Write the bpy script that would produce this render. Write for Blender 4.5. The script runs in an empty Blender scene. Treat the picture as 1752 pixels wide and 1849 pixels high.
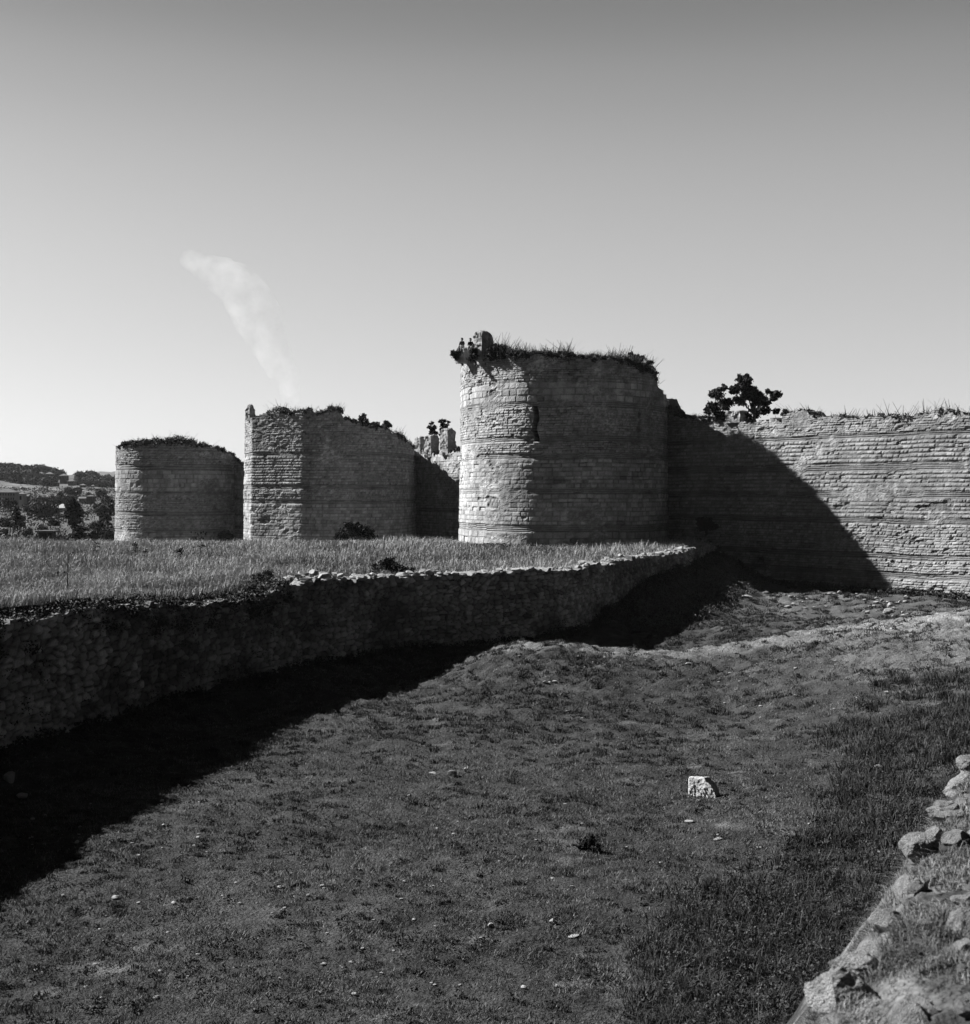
import bpy, bmesh, math, random
import numpy as np
from mathutils import Vector, Matrix

random.seed(7)
RNG = np.random.default_rng(11)
S = bpy.context.scene
COL = S.collection
PI = math.pi
F, CX, HY = 2310.0, 876.0, 890.0            # lens facts used to read sizes off the photograph

# ------------------------------------------------------------------ camera
cam = bpy.data.cameras.new('camera'); camo = bpy.data.objects.new('camera', cam); COL.objects.link(camo)
camo.location = (0, 0, 0); camo.rotation_euler = (PI/2, 0, 0)
cam.sensor_fit = 'HORIZONTAL'; cam.sensor_width = 36; cam.lens = 36*F/1752
cam.shift_y = (HY-924.5)/1752; cam.clip_start = 0.1; cam.clip_end = 20000
cam.dof.use_dof = True; cam.dof.focus_distance = 60; cam.dof.aperture_fstop = 5.6
S.camera = camo
# ------------------------------------------------------------------ light
SUN_ELEV, SUN_TH = math.radians(36.0), math.radians(22.0)
SDIR = Vector((math.cos(SUN_TH)*math.cos(SUN_ELEV), -math.sin(SUN_TH)*math.cos(SUN_ELEV), -math.sin(SUN_ELEV)))
W = bpy.data.worlds.new('World'); S.world = W; W.use_nodes = True
nt = W.node_tree; nt.nodes.clear()
sky = nt.nodes.new('ShaderNodeTexSky'); sky.sky_type = 'NISHITA'; sky.sun_disc = False
sky.sun_elevation = SUN_ELEV; sky.sun_rotation = math.atan2(-SDIR.x, -SDIR.y)
sky.air_density = 1.0; sky.dust_density = 1.2; sky.ozone_density = 1.0
sep = nt.nodes.new('ShaderNodeSeparateColor'); nt.links.new(sky.outputs[0], sep.inputs[0])
def wm(op, a, b):
    n = nt.nodes.new('ShaderNodeMath'); n.operation = op
    for i, v in enumerate((a, b)):
        if isinstance(v, (int, float)): n.inputs[i].default_value = v
        else: nt.links.new(v, n.inputs[i])
    return n.outputs[0]
SKY_GAIN, SKY_POW = 1.22, 0.5               # black-and-white film tone of the sky
v = wm('MULTIPLY', wm('POWER', sep.outputs[0], SKY_POW), SKY_GAIN)
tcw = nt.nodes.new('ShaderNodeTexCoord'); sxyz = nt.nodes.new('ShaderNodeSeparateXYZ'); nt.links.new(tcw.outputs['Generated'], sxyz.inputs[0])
mr = nt.nodes.new('ShaderNodeMapRange'); mr.interpolation_type = 'SMOOTHSTEP'       # added dimming of the sky outside the view, to darken shaded walls
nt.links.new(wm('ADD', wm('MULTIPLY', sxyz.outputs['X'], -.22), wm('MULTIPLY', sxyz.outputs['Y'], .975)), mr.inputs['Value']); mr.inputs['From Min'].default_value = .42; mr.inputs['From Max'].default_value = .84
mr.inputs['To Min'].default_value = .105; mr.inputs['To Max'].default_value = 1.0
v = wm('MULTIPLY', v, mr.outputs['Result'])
cv = nt.nodes.new('ShaderNodeFloatCurve'); crv = cv.mapping.curves[0]               # deep overhead, pale at the horizon, as a filtered film renders it
for i_, (a_, b_) in enumerate([(0, 1), (.09, .93), (.2, .86), (.3, .66), (.37, .45), (.6, .19), (1, .10)]):
    if i_ == 0: crv.points[0].location = (a_, b_)
    elif i_ == 6: crv.points[-1].location = (a_, b_)
    else: crv.points.new(a_, b_)
cv.mapping.update(); nt.links.new(wm('MAXIMUM', sxyz.outputs['Z'], 0), cv.inputs['Value'])
v = wm('MULTIPLY', v, cv.outputs[0])
bg = nt.nodes.new('ShaderNodeBackground'); bg.inputs['Strength'].default_value = 0.10
wo = nt.nodes.new('ShaderNodeOutputWorld')
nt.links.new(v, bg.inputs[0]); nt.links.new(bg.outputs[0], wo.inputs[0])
sl = bpy.data.lights.new('sun', 'SUN'); sl.energy = 5.0; sl.angle = math.radians(0.5); sl.color = (1, 1, 1)
so = bpy.data.objects.new('sun', sl); COL.objects.link(so)
so.rotation_euler = SDIR.to_track_quat('-Z', 'Y').to_euler()
S.render.engine = 'CYCLES'; S.cycles.diffuse_bounces = 2
S.view_settings.view_transform = 'Standard'; S.view_settings.look = 'None'
S.view_settings.gamma = 1; S.view_settings.exposure = 1.5; S.view_settings.use_curve_mapping = False

# ------------------------------------------------------------------ small tools
def tag(o, label=None, cat=None, group=None, kind=None):
    if label: o['label'] = label
    if cat: o['category'] = cat
    if group: o['group'] = group
    if kind: o['kind'] = kind
    return o
def empty(name, loc, rz=0, **k):
    o = bpy.data.objects.new(name, None); COL.objects.link(o); o.location = loc; o.rotation_euler = (0, 0, rz)
    return tag(o, **k)
def px(x, y): return CX + F*x/y
def at(pxx, pyy, Y): return Vector(((pxx-CX)/F*Y, Y, -(pyy-HY)/F*Y))
def ss(a, b, x):
    t = np.clip((np.asarray(x, float)-a)/(b-a), 0, 1); return t*t*(3-2*t)
def hsh(ix, iy, seed):
    h = (ix.astype(np.int64)*374761393 + iy.astype(np.int64)*668265263 + seed*1274126177) & 0x7fffffff
    h = ((h ^ (h >> 13))*1103515245 + 12345) & 0x7fffffff
    h = ((h ^ (h >> 15))*69069 + 1) & 0x7fffffff
    return ((h >> 7) & 0xffff)/65535.0
def vn(x, y, seed=0):
    x = np.asarray(x, float); y = np.asarray(y, float)
    ix = np.floor(x); iy = np.floor(y); fx = x-ix; fy = y-iy
    fx = fx*fx*(3-2*fx); fy = fy*fy*(3-2*fy)
    a = hsh(ix, iy, seed); b = hsh(ix+1, iy, seed); c = hsh(ix, iy+1, seed); d = hsh(ix+1, iy+1, seed)
    return (a*(1-fx)+b*fx)*(1-fy)+(c*(1-fx)+d*fx)*fy
def fbm(x, y, seed=0, o=4):
    s = 0; a = 1; t = 0
    for i in range(o):
        s = s+a*vn(np.asarray(x)*2**i, np.asarray(y)*2**i, seed+i*17); t += a; a *= .55
    return s/t - .5
def link_mesh(name, verts, faces4=None, faces3=None, tone=None, mat=None, parent=None, smooth=False):
    me = bpy.data.meshes.new(name)
    verts = np.ascontiguousarray(verts, dtype=np.float32).reshape(-1, 3)
    me.vertices.add(len(verts)); me.vertices.foreach_set('co', verts.ravel())
    f4 = np.zeros((0, 4), np.int32) if faces4 is None else np.asarray(faces4, np.int32).reshape(-1, 4)
    f3 = np.zeros((0, 3), np.int32) if faces3 is None else np.asarray(faces3, np.int32).reshape(-1, 3)
    loops = np.concatenate([f4.ravel(), f3.ravel()]).astype(np.int32)
    me.loops.add(len(loops)); me.loops.foreach_set('vertex_index', loops)
    st = np.concatenate([np.arange(len(f4))*4, len(f4)*4+np.arange(len(f3))*3]).astype(np.int32)
    tot = np.concatenate([np.full(len(f4), 4), np.full(len(f3), 3)]).astype(np.int32)
    me.polygons.add(len(st)); me.polygons.foreach_set('loop_start', st); me.polygons.foreach_set('loop_total', tot)
    me.polygons.foreach_set('use_smooth', np.full(len(st), smooth))
    me.update(calc_edges=True)
    if tone is not None:
        a = me.attributes.new('tone', 'FLOAT', 'POINT'); a.data.foreach_set('value', np.ascontiguousarray(tone, dtype=np.float32).ravel())
    if mat: me.materials.append(mat)
    o = bpy.data.objects.new(name, me); COL.objects.link(o)
    if parent: o.parent = parent
    return o
def grid_faces(nu, nv, off=0):
    i = np.arange(nu-1)[:, None]; j = np.arange(nv-1)[None, :]
    a = off+i*nv+j
    return np.stack([a, a+nv, a+nv+1, a+1], -1).reshape(-1, 4)

# ------------------------------------------------------------------ materials (greyscale: the photograph is black and white)
ALB = .6
def make_mat(name, base, tone=True, n=((3, .35), (22, .35)), bump=(14, .35, .05), rough=.95, transl=0):
    base = base*ALB
    m = bpy.data.materials.new(name); m.use_nodes = True; t = m.node_tree; N = t.nodes
    b = N['Principled BSDF']; b.inputs['Roughness'].default_value = rough
    b.inputs['Specular IOR Level'].default_value = .15
    tc = N.new('ShaderNodeTexCoord')
    def math_(op, a, c):
        q = N.new('ShaderNodeMath'); q.operation = op
        for i, w in enumerate((a, c)):
            if isinstance(w, (int, float)): q.inputs[i].default_value = w
            else: t.links.new(w, q.inputs[i])
        return q.outputs[0]
    cur = base
    if tone:
        at_ = N.new('ShaderNodeAttribute'); at_.attribute_name = 'tone'; cur = math_('MULTIPLY', at_.outputs['Fac'], base)
    for sc, amp in n:
        no = N.new('ShaderNodeTexNoise'); no.inputs['Scale'].default_value = sc; no.inputs['Detail'].default_value = 5
        t.links.new(tc.outputs['Object'], no.inputs['Vector'])
        f = math_('MULTIPLY_ADD', no.outputs['Fac'], 0); f.node.inputs[1].default_value = amp*4; f.node.inputs[2].default_value = 1-amp*2
        f2 = math_('MAXIMUM', f, .15)
        cur = math_('MULTIPLY', cur, f2)
    if isinstance(cur, (int, float)): b.inputs['Base Color'].default_value = (cur, cur, cur, 1)
    else: t.links.new(cur, b.inputs['Base Color'])
    if bump:
        no = N.new('ShaderNodeTexNoise'); no.inputs['Scale'].default_value = bump[0]; no.inputs['Detail'].default_value = 6
        t.links.new(tc.outputs['Object'], no.inputs['Vector'])
        bp = N.new('ShaderNodeBump'); bp.inputs['Strength'].default_value = bump[1]; bp.inputs['Distance'].default_value = bump[2]
        t.links.new(no.outputs['Fac'], bp.inputs['Height']); t.links.new(bp.outputs[0], b.inputs['Normal'])
    return m
M_STONE = make_mat('weathered_masonry', 1.0, n=((1.3, .22), (9, .25)), bump=(9, .5, .06))
M_RUBBLE = make_mat('rubble_wall', 1.5, n=((1.5, .2), (16, .25)), bump=(16, .5, .04))
M_ROCK = make_mat('pale_rock', .42, tone=False, n=((4, .25), (25, .22)), bump=(22, .6, .02))
M_ROCKN = make_mat('lichened_rock', .30, tone=False, n=((2.5, .4), (12, .35), (60, .25)), bump=(14, .9, .05))
M_ROCKD = make_mat('grey_rock', .26, tone=False, n=((4, .3), (25, .25)), bump=(22, .6, .02))
M_GROUND = make_mat('turf_ground', 1.0, n=((2.2, .25), (8, .4), (38, .45)), bump=(14, 1.0, .10))
M_BLADE = make_mat('grass_blades', 1.0, n=(), bump=None, rough=.8)
M_LEAF = make_mat('leaves', 1.0, n=(), bump=None, rough=.7)
M_BARK = make_mat('bark', .09, tone=False, n=((8, .3),), bump=(20, .6, .03))
M_SHIRTD = make_mat('dark_cloth', .02, tone=False, n=(), bump=None)
M_CLOTHL = make_mat('pale_cloth', .5, tone=False, n=(), bump=None)
M_SKIN = make_mat('skin', .28, tone=False, n=(), bump=None, rough=.6)
M_HAIR = make_mat('dark_hair', .02, tone=False, n=(), bump=None)
M_PLASTER = make_mat('house_plaster', .34, tone=False, n=((.4, .15),), bump=None)
M_PLASTERD = make_mat('old_timber_walls', .12, tone=False, n=((.6, .2),), bump=None)
M_ROOF = make_mat('roof_tiles', .16, tone=False, n=((1.2, .2),), bump=None)
M_ROOFL = make_mat('white_roofing', .62, tone=False, n=((1.2, .1),), bump=None)  # pale base colour for the white roof and posts
M_GLASS = make_mat('window_dark', .02, tone=False, n=(), bump=None, rough=.3)

# ------------------------------------------------------------------ terrain
OUTER = np.array([(-22, 10), (-19.8, 20), (-18.4, 27), (-17.0, 33.5), (-15.6, 41.6), (-13.4, 49.5), (-11.3, 55.7), (-8.9, 61.8), (-4.6, 68.2),
                  (.2, 72.2), (4.1, 75.5), (8.1, 83.5), (12.5, 95.2), (16.3, 104.5), (18.9, 110.5), (21.6, 117.3)], float)
def catmull(P, step):
    P = np.asarray(P, float); Q = np.vstack([2*P[0]-P[1], P, 2*P[-1]-P[-2]]); out = []
    for i in range(1, len(Q)-2):
        t = np.linspace(0, 1, 24, endpoint=False)[:, None]
        a, b, c, d = Q[i-1], Q[i], Q[i+1], Q[i+2]
        out.append(.5*((2*b)+(c-a)*t+(2*a-5*b+4*c-d)*t*t+(3*b-a-3*c+d)*t**3))
    out = np.vstack(out+[Q[-2][None]])
    return resample(out, step)
def resample(P, step):
    P = np.asarray(P, float); s = np.r_[0, np.cumsum(np.hypot(*np.diff(P, axis=0).T))]
    n = max(2, int(s[-1]/step)+1); q = np.linspace(0, s[-1], n)
    return np.stack([np.interp(q, s, P[:, 0]), np.interp(q, s, P[:, 1])], 1)
def path_info(P):
    s = np.r_[0, np.cumsum(np.hypot(*np.diff(P, axis=0).T))]
    T = np.gradient(P, axis=0); T /= np.hypot(T[:, 0], T[:, 1])[:, None]
    return s, np.stack([T[:, 1], -T[:, 0]], 1)      # outward normal is on the right hand
_op = catmull(OUTER, .8); _os, _on = path_info(_op)
BERM_POLY = np.vstack([_op-_on*.75, [(24, 140), (24, 9000), (-9000, 9000), (-9000, -300), (-30, -300)]])
def inpoly(x, y, P):
    x = np.asarray(x, float); y = np.asarray(y, float); c = np.zeros(x.shape, bool)
    for i in range(len(P)):
        x0, y0 = P[i-1]; x1, y1 = P[i]
        if y0 == y1: continue
        c ^= ((y0 > y) != (y1 > y)) & (x < (x1-x0)*(y-y0)/(y1-y0)+x0)
    return c
CA = np.array([16.95, 122.0]); CU = np.array([.626, -.78])
def behind_curtain(x, y): return ((x-CA[0])*(.78)+(y-CA[1])*(.626) > 1.5) & (x > 4)
EY = [-60, -20, 0, 5, 5.6, 7, 8, 9.3, 11, 14, 20, 30, 60]
EX = [-22, -7, -1.2, 1.22, 1.56, 2.22, 2.68, 3.3, 4.1, 6, 9.5, 15, 34]
def bank_z(x, y):
    e = np.interp(y, EY, EX)
    top = np.interp(y, [-20, 0, 5, 7, 11, 20, 60], [-1.6, -1.65, -2.03, -2.15, -2.38, -3, -3.5]) + .10*np.clip(x-e, 0, 12)
    top = top + .30*fbm(x*1.6, y*1.6, 5)+.10*fbm(x*6, y*6, 6)
    wob = .35*fbm(x*.9, y*.9, 8)
    return top - 1.35*np.maximum(0, e+.16-x+wob*.7) - .55*np.maximum(0, y-24)
def ditch_z(x, y):
    z = -9.0+.45*fbm(x*.12, y*.12, 21)+.16*fbm(x*.6, y*.6, 22)+.06*fbm(x*2.5, y*2.5, 23)
    z = z+.18*np.clip(x-10, 0, 40)*(1-ss(64, 92, y))
    A = sum(np.interp(x+k_, [-3.2, -1.2, 1.2, 4, 8, 14.5, 23.8, 40], [0, .55, 1.5, 1.3, .85, .8, .25, 0]) for k_ in (-.9, -.45, 0, .45, .9))/5
    w = 1.2*fbm(x*.25, y*.1, 31)
    rid = ss(46, 64, y+w)*(1-ss(64.5, 71, y+w))
    z = z + A*rid
    z = z + .35*ss(72, 82, y)*(1-ss(14, 24, x))
    dc = -((x-CA[0])*.78+(y-CA[1])*.626); z = z + (.95*(1-ss(1, 16, dc)))*ss(70, 85, y)
    rough = ss(40, 60, y); z = z + .10*fbm(x*1.4, y*1.4, 39)+.07*fbm(x*4.2, y*4.2, 40) + rough*(.45*fbm(x*.5, y*.5, 33)+.42*fbm(x*1.3, y*1.3, 34)+.25*fbm(x*2.6, y*2.6, 38)) + .10*fbm(x*1.1, y*1.1, 36)+.07*fbm(x*3.4, y*3.4, 37)
    pxx = np.interp(y, _op[:, 1], _op[:, 0]); dd = np.maximum(0, (x-pxx)*.8+.6*fbm(x*.5, y*.5, 35))
    z = z + 1.9*np.clip(1-dd/5.5, 0, 1)**1.3*ss(78, 96, y) + .7*np.clip(1-dd/2.5, 0, 1)*(y < 200)
    return z
def berm_z(x, y):
    z = np.interp(y, [0, 30, 42, 50, 60, 70, 100, 113, 155, 203, 250, 300, 450, 700, 850, 1000, 1300, 2500, 9000],
                  [-3.3, -3.5, -3.85, -4.2, -4.65, -4.85, -4.95, -4.9, -6.7, -9.0, -9.0, -8.6, -6.4, 0.0, 4, 5, -6, -20, -20])
    # hills
    h1 = np.interp(x, [-900, -600, -375, -330, -290, -200, 0], [20, 17, 13, 8, 2, 0, 0])*np.exp(-((y-1000)/170.)**2)
    h2 = np.interp(x, [-1500, -800, -680, -597, -516, -300, 0, 800], [20, 20, 30, 40, 46, 56, 40, 10])*np.exp(-((y-1900)/330.)**2)
    z = z + h1 + h2 + .25*fbm(x*.15, y*.15, 41)*(1+y/60.) + np.where(y > 220, 1.2*fbm(x*.03, y*.02, 42)*ss(220, 400, y), 0)
    return z
def ground_z(x, y):
    x = np.asarray(x, float); y = np.asarray(y, float)
    d = np.maximum(ditch_z(x, y), bank_z(x, y))
    d = np.where(y > 200, np.minimum(d, -12), d)
    b = inpoly(x, y, BERM_POLY)
    return np.where(b, berm_z(x, y), np.where(behind_curtain(x, y), -4.5-4*ss(200, 400, y), d))
def gz(x, y): return float(ground_z(np.array([x]), np.array([y]))[0])

def axis(segs):
    out = [segs[0][0]]
    for a, b, st in segs:
        n = max(1, int(round((b-a)/st))); out += list(np.linspace(a, b, n+1)[1:])
    return np.array(out)
xs = axis([(-9000, -1500, 1500), (-1500, -700, 60), (-700, -200, 12), (-200, -60, 3), (-60, -25, .8), (-25, 30, .17), (30, 60, .7), (60, 300, 12), (300, 9000, 1500)])
ys = axis([(-2000, -60, 300), (-60, 0, 2.5), (0, 4, .4), (4, 16, .12), (16, 50, .17), (50, 80, .22), (80, 135, .45), (135, 260, 2.0), (260, 700, 8), (700, 1300, 12), (1300, 2600, 50), (2600, 9000, 800)])
GX, GY = np.meshgrid(xs, ys, indexing='ij')
GZ = ground_z(GX, GY)
tone = .050+.05*fbm(GX*.35, GY*.35, 51)+.07*fbm(GX*2.2, GY*2.2, 52)+.05*fbm(GX*5, GY*5, 50)
ditchmask = ~inpoly(GX, GY, BERM_POLY)
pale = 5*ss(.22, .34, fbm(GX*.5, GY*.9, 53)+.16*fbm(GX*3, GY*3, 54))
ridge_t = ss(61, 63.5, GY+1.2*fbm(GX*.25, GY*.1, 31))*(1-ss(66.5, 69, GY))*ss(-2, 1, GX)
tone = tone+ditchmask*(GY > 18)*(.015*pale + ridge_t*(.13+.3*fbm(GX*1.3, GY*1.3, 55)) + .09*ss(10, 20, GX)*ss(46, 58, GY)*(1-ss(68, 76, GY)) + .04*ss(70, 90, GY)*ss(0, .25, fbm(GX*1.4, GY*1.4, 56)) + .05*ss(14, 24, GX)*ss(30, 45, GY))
nearb = (GX > np.interp(GY, EY, EX)-1.2) & (GY < 16)
tone = np.where(nearb, .04+.16*ss(-.02, .2, fbm(GX*2.6, GY*2.6, 57))+.12*fbm(GX*9, GY*9, 66), tone)
far = GY > 215
tone = np.where(far, .12+.12*fbm(GX*.012, GY*.01, 58)+.08*fbm(GX*.06, GY*.03, 59), tone)
def dist_seg(pts):
    d = np.full(GX.shape, 1e9)
    for (x0, y0), (x1, y1) in zip(pts[:-1], pts[1:]):
        vx, vy = x1-x0, y1-y0; t = np.clip(((GX-x0)*vx+(GY-y0)*vy)/(vx*vx+vy*vy), 0, 1)
        d = np.minimum(d, np.hypot(GX-x0-t*vx, GY-y0-t*vy))
    return d
def xy(p, Y): return ((p-CX)/F*Y, Y)
for pts, wd in (([xy(28, 960), xy(43, 880), xy(35, 800), xy(60, 740)], 7), ([xy(68, 900), xy(88, 850)], 4), ([xy(112, 800), xy(135, 740), xy(172, 690), xy(212, 670)], 5)):
    tone = np.where(dist_seg(pts) < wd*.6, .28, tone)
tone = np.clip(tone, .02, .5)
nu, nv = GX.shape
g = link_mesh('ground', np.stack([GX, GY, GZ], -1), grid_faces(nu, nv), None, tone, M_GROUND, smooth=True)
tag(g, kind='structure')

# ------------------------------------------------------------------ masonry
def masonry(U, Z, bands, seed, wob=.06, fade=.35, bk=.0):
    """height field and tone of coursed stonework over wall coordinates U (along), Z (up)"""
    rng = np.random.default_rng(seed)
    Zw = Z+wob*2*fbm(U*.25, Z*.25, seed)+.03*fbm(U*2, Z*2, seed+3)
    z = bands[0]; edges = [z]; kinds = []; tones = []; relief = []
    zend = Z.max()+1; bi = 0
    while z < zend:
        h, kind = bands[1+bi % (len(bands)-1)]; bi += 1; top = z+h
        while z < top-.02:
            if kind == 'ashlar': ch = rng.uniform(.28, .46)
            elif kind == 'big': ch = rng.uniform(.5, .7)
            elif kind == 'brick': ch = .085
            elif kind == 'stripe': ch = .09 if (len(kinds) % 2) else rng.uniform(.2, .3)
            else: ch = rng.uniform(.15, .27)
            z += ch; edges.append(z); kinds.append(kind); 
    edges = np.array(edges); nC = len(kinds)
    ci = np.clip(np.searchsorted(edges, Zw)-1, 0, nC-1)
    lo = edges[ci]; hi = edges[ci+1]; dz = np.minimum(Zw-lo, hi-Zw)
    disp = np.zeros(U.shape); tone = np.zeros(U.shape); umax = U.max()+2
    for c in range(nC):
        m = ci == c
        if not m.any(): continue
        k = kinds[c]; h = edges[c+1]-edges[c]
        if k == 'brick' or (k == 'stripe' and h < .1):
            base = (.19 if c % 2 else .09)+bk
            tone[m] = base*(.8+.5*vn(U[m]*1.5, Zw[m]*0+c, seed+c)); disp[m] = (.0 if c % 2 else -.05)-.03*vn(U[m]*.7, np.full(m.sum(), c*1.), seed+9); continue
        L = {'ashlar': (.45, .95), 'big': (.6, 1.3), 'stripe': (.28, .6)}.get(k, (.22, .6))
        J = np.cumsum(rng.uniform(L[0], L[1], int((umax+3)/L[0])+4))-rng.uniform(0, 1)-1
        um = U[m]+.05*vn(U[m]*3, Zw[m]*3, seed+5)
        ji = np.clip(np.searchsorted(J, um)-1, 0, len(J)-2)
        du = np.minimum(um-J[ji], J[ji+1]-um); d = np.minimum(np.maximum(du, 0), dz[m])
        r1 = rng.random(len(J))[ji]; r2 = rng.random(len(J))[ji]
        bul = np.clip(d/.09, 0, 1)**.6
        amp = {'ashlar': .05, 'big': .06, 'stripe': .075}.get(k, .09)
        disp[m] = amp*bul+(r1-.5)*amp*.9 - (r2 > .95)*.12
        tone[m] = (.10+.22*bul)*(.75+.6*r2) - (r1 < .05)*.08
    # patches where courses break up into small stones
    pt = .8*ss(.11, .2, fbm(U*.3, Z*.5, seed+50)); d2, t2_ = rubble(U, Z, seed+51, .34, .2); disp = disp*(1-pt)+(d2*.35)*pt; tone = tone*(1-pt)+(t2_*1.3+.05)*pt
    sm = ss(.0, .16, fbm(U*.22, Z*.3, seed+40)+.08*fbm(U*1.5, Z*1.5, seed+41))*fade
    tone = tone*(1-sm)+(.22+.08*fbm(U*1.2, Z*1.2, seed+42))*sm; disp = disp*(1-sm*.8)
    er = ss(.17, .26, fbm(U*.5, Z*.9, seed+43)); disp = disp-.12*er; tone = tone*(1-.3*er)
    tone = tone*(1+.7*fbm(U*.12, Z*.12, seed+44)+.45*fbm(U*.5, Z*.08, seed+45)+.5*fbm(U*2.2, Z*2.2, seed+49))
    disp = disp+.06*fbm(U*1.0, Z*1.0, seed+46)+.20*fbm(U*.2, Z*.2, seed+47)+.04*fbm(U*5, Z*5, seed+48)
    return disp*.8, np.clip(tone*1.38, .04, .75)

def rubble(U, Z, seed, sx=.5, sz=.25):
    a = U/sx+.5*fbm(U*.8, Z*.8, seed)*1.5; b = Z/sz+.9*fbm(U*.5, Z*.9, seed+1); ix = np.floor(a); iy = np.floor(b)
    f1 = np.full(U.shape, 9.); f2 = f1.copy(); r = f1*0
    for dx in (-1, 0, 1):
        for dy in (-1, 0, 1):
            cx, cy = ix+dx, iy+dy; qx = cx+.5+.85*(hsh(cx, cy, seed+2)-.5); qy = cy+.5+.75*(hsh(cx, cy, seed+3)-.5)
            d = np.hypot(a-qx, (b-qy)*.95); m = d < f1; f2 = np.where(m, f1, np.minimum(f2, d)); r = np.where(m, hsh(cx, cy, seed+4), r); f1 = np.where(m, d, f1)
    e = np.clip((f2-f1)/.22, 0, 1)**.7
    big = ss(-.02, .12, fbm(U*.25, Z*.35, seed+6)+.12*fbm(U*1.3, Z*1.3, seed+12))
    disp = .14*e+(r-.5)*.14+.35*fbm(U*.35, Z*.5, seed+5)+.12*fbm(U*1.7, Z*1.7, seed+7)+.05*fbm(U*6, Z*6, seed+8)-.25*ss(.16, .3, fbm(U*.6, Z*.9, seed+9))
    tone = (.035+.235*e)*(.5+1.0*r)*(1-.5*big)*(1+1.0*fbm(U*.4, Z*.5, seed+10)); disp = disp*(1-.35*big)
    return disp, np.clip(tone, .03, .45)

def build_wall(name, P, zb, top, bands, seed, du, dz, mat=None, thick=2.4, fill=None, parent=None, batter=.015, jag=.35, slits=(), wob=.06, fade=.35, topz=False, bk=0., gain=1.):
    """P plan path (left to right seen from outside); top = [(px, py)...] read at each column's own distance, or z values when topz"""
    P = resample(P, du); s, Nn = path_info(P); n = len(P)
    for _ in range(2): Nn[1:-1] = (Nn[:-2]+Nn[1:-1]*2+Nn[2:])/4
    Nn /= np.hypot(Nn[:, 0], Nn[:, 1])[:, None]
    if topz: zt = np.interp(s/s[-1], [t[0] for t in top], [t[1] for t in top])
    else:
        pp = px(P[:, 0], P[:, 1]); py = np.interp(pp, [t[0] for t in top], [t[1] for t in top]); zt = -(py-HY)/F*P[:, 1]
    step = np.floor(s/.42); zt = zt+jag*(hsh(step, step*0, seed)-.6)+jag*.8*(vn(s*.5, s*0, seed+1)-.5)+jag*.4*(vn(s*6, s*0, seed+2)-.5)
    zbv = np.full(n, zb) if np.isscalar(zb) else np.interp(s/s[-1], [q[0] for q in zb], [q[1] for q in zb])
    zmin, zmax = zbv.min(), zt.max()
    rows = np.arange(zmin, zmax+dz, dz); m = len(rows)
    Z = np.minimum(rows[None, :], zt[:, None]); U = np.repeat(s[:, None], m, 1)
    disp, tone = rubble(U, Z, seed) if bands is None else masonry(U, Z, [zmin]+list(bands), seed, wob=wob, fade=fade, bk=bk)
    tone = tone*gain
    for (su, z0, z1, wdt) in slits:
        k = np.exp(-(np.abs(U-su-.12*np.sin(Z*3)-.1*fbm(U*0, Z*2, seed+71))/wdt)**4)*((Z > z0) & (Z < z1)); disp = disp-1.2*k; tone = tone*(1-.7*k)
    bt = batter*(zt.mean()-Z)
    X = P[:, 0:1]+Nn[:, 0:1]*(disp+bt); Y = P[:, 1:2]+Nn[:, 1:2]*(disp+bt)
    V = [np.stack([X, Y, Z], -1).reshape(-1, 3)]; Tn = [tone.ravel()]; Fc = [grid_faces(n, m)]
    # top
    K = 9; Xe, Ye = X[:, -1], Y[:, -1]; off = n*m; tt = np.linspace(0, 1, K)
    if fill is None:
        XX = Xe[:, None]-Nn[:, 0:1]*tt[None]*thick; YY = Ye[:, None]-Nn[:, 1:2]*tt[None]*thick
        ZZ = zt[:, None]+.35*fbm(XX*1.5, YY*1.5, seed+60)*np.sin(PI*np.minimum(tt*2, 1)/2)[None]
        bx, by = XX[:, -1:], YY[:, -1:]
        kb = 2; XB = np.repeat(bx, kb, 1); YB = np.repeat(by, kb, 1); ZB = np.stack([ZZ[:, -1], np.full(n, zmin-2)], 1)
        XX = np.concatenate([XX, XB], 1); YY = np.concatenate([YY, YB], 1); ZZ = np.concatenate([ZZ, ZB], 1); K += kb
    else:
        fx, fy, fz = fill
        XX = Xe[:, None]*(1-tt)+fx*tt; YY = Ye[:, None]*(1-tt)+fy*tt
        ZZ = zt[:, None]*(1-tt)+fz*tt+.5*fbm(XX*.7, YY*.7, seed+60)*np.sin(PI*tt)[None]
    V.append(np.stack([XX, YY, ZZ], -1).reshape(-1, 3)); Fc.append(grid_faces(n, K, off))
    Tn.append(((.2 if bands is None else .22)+.25*fbm(XX*2, YY*2, seed+61)).ravel())
    o = link_mesh(name, np.vstack(V), np.vstack(Fc), None, np.concatenate(Tn), mat or M_STONE, parent)
    return o, P, zt, s, Nn

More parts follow.
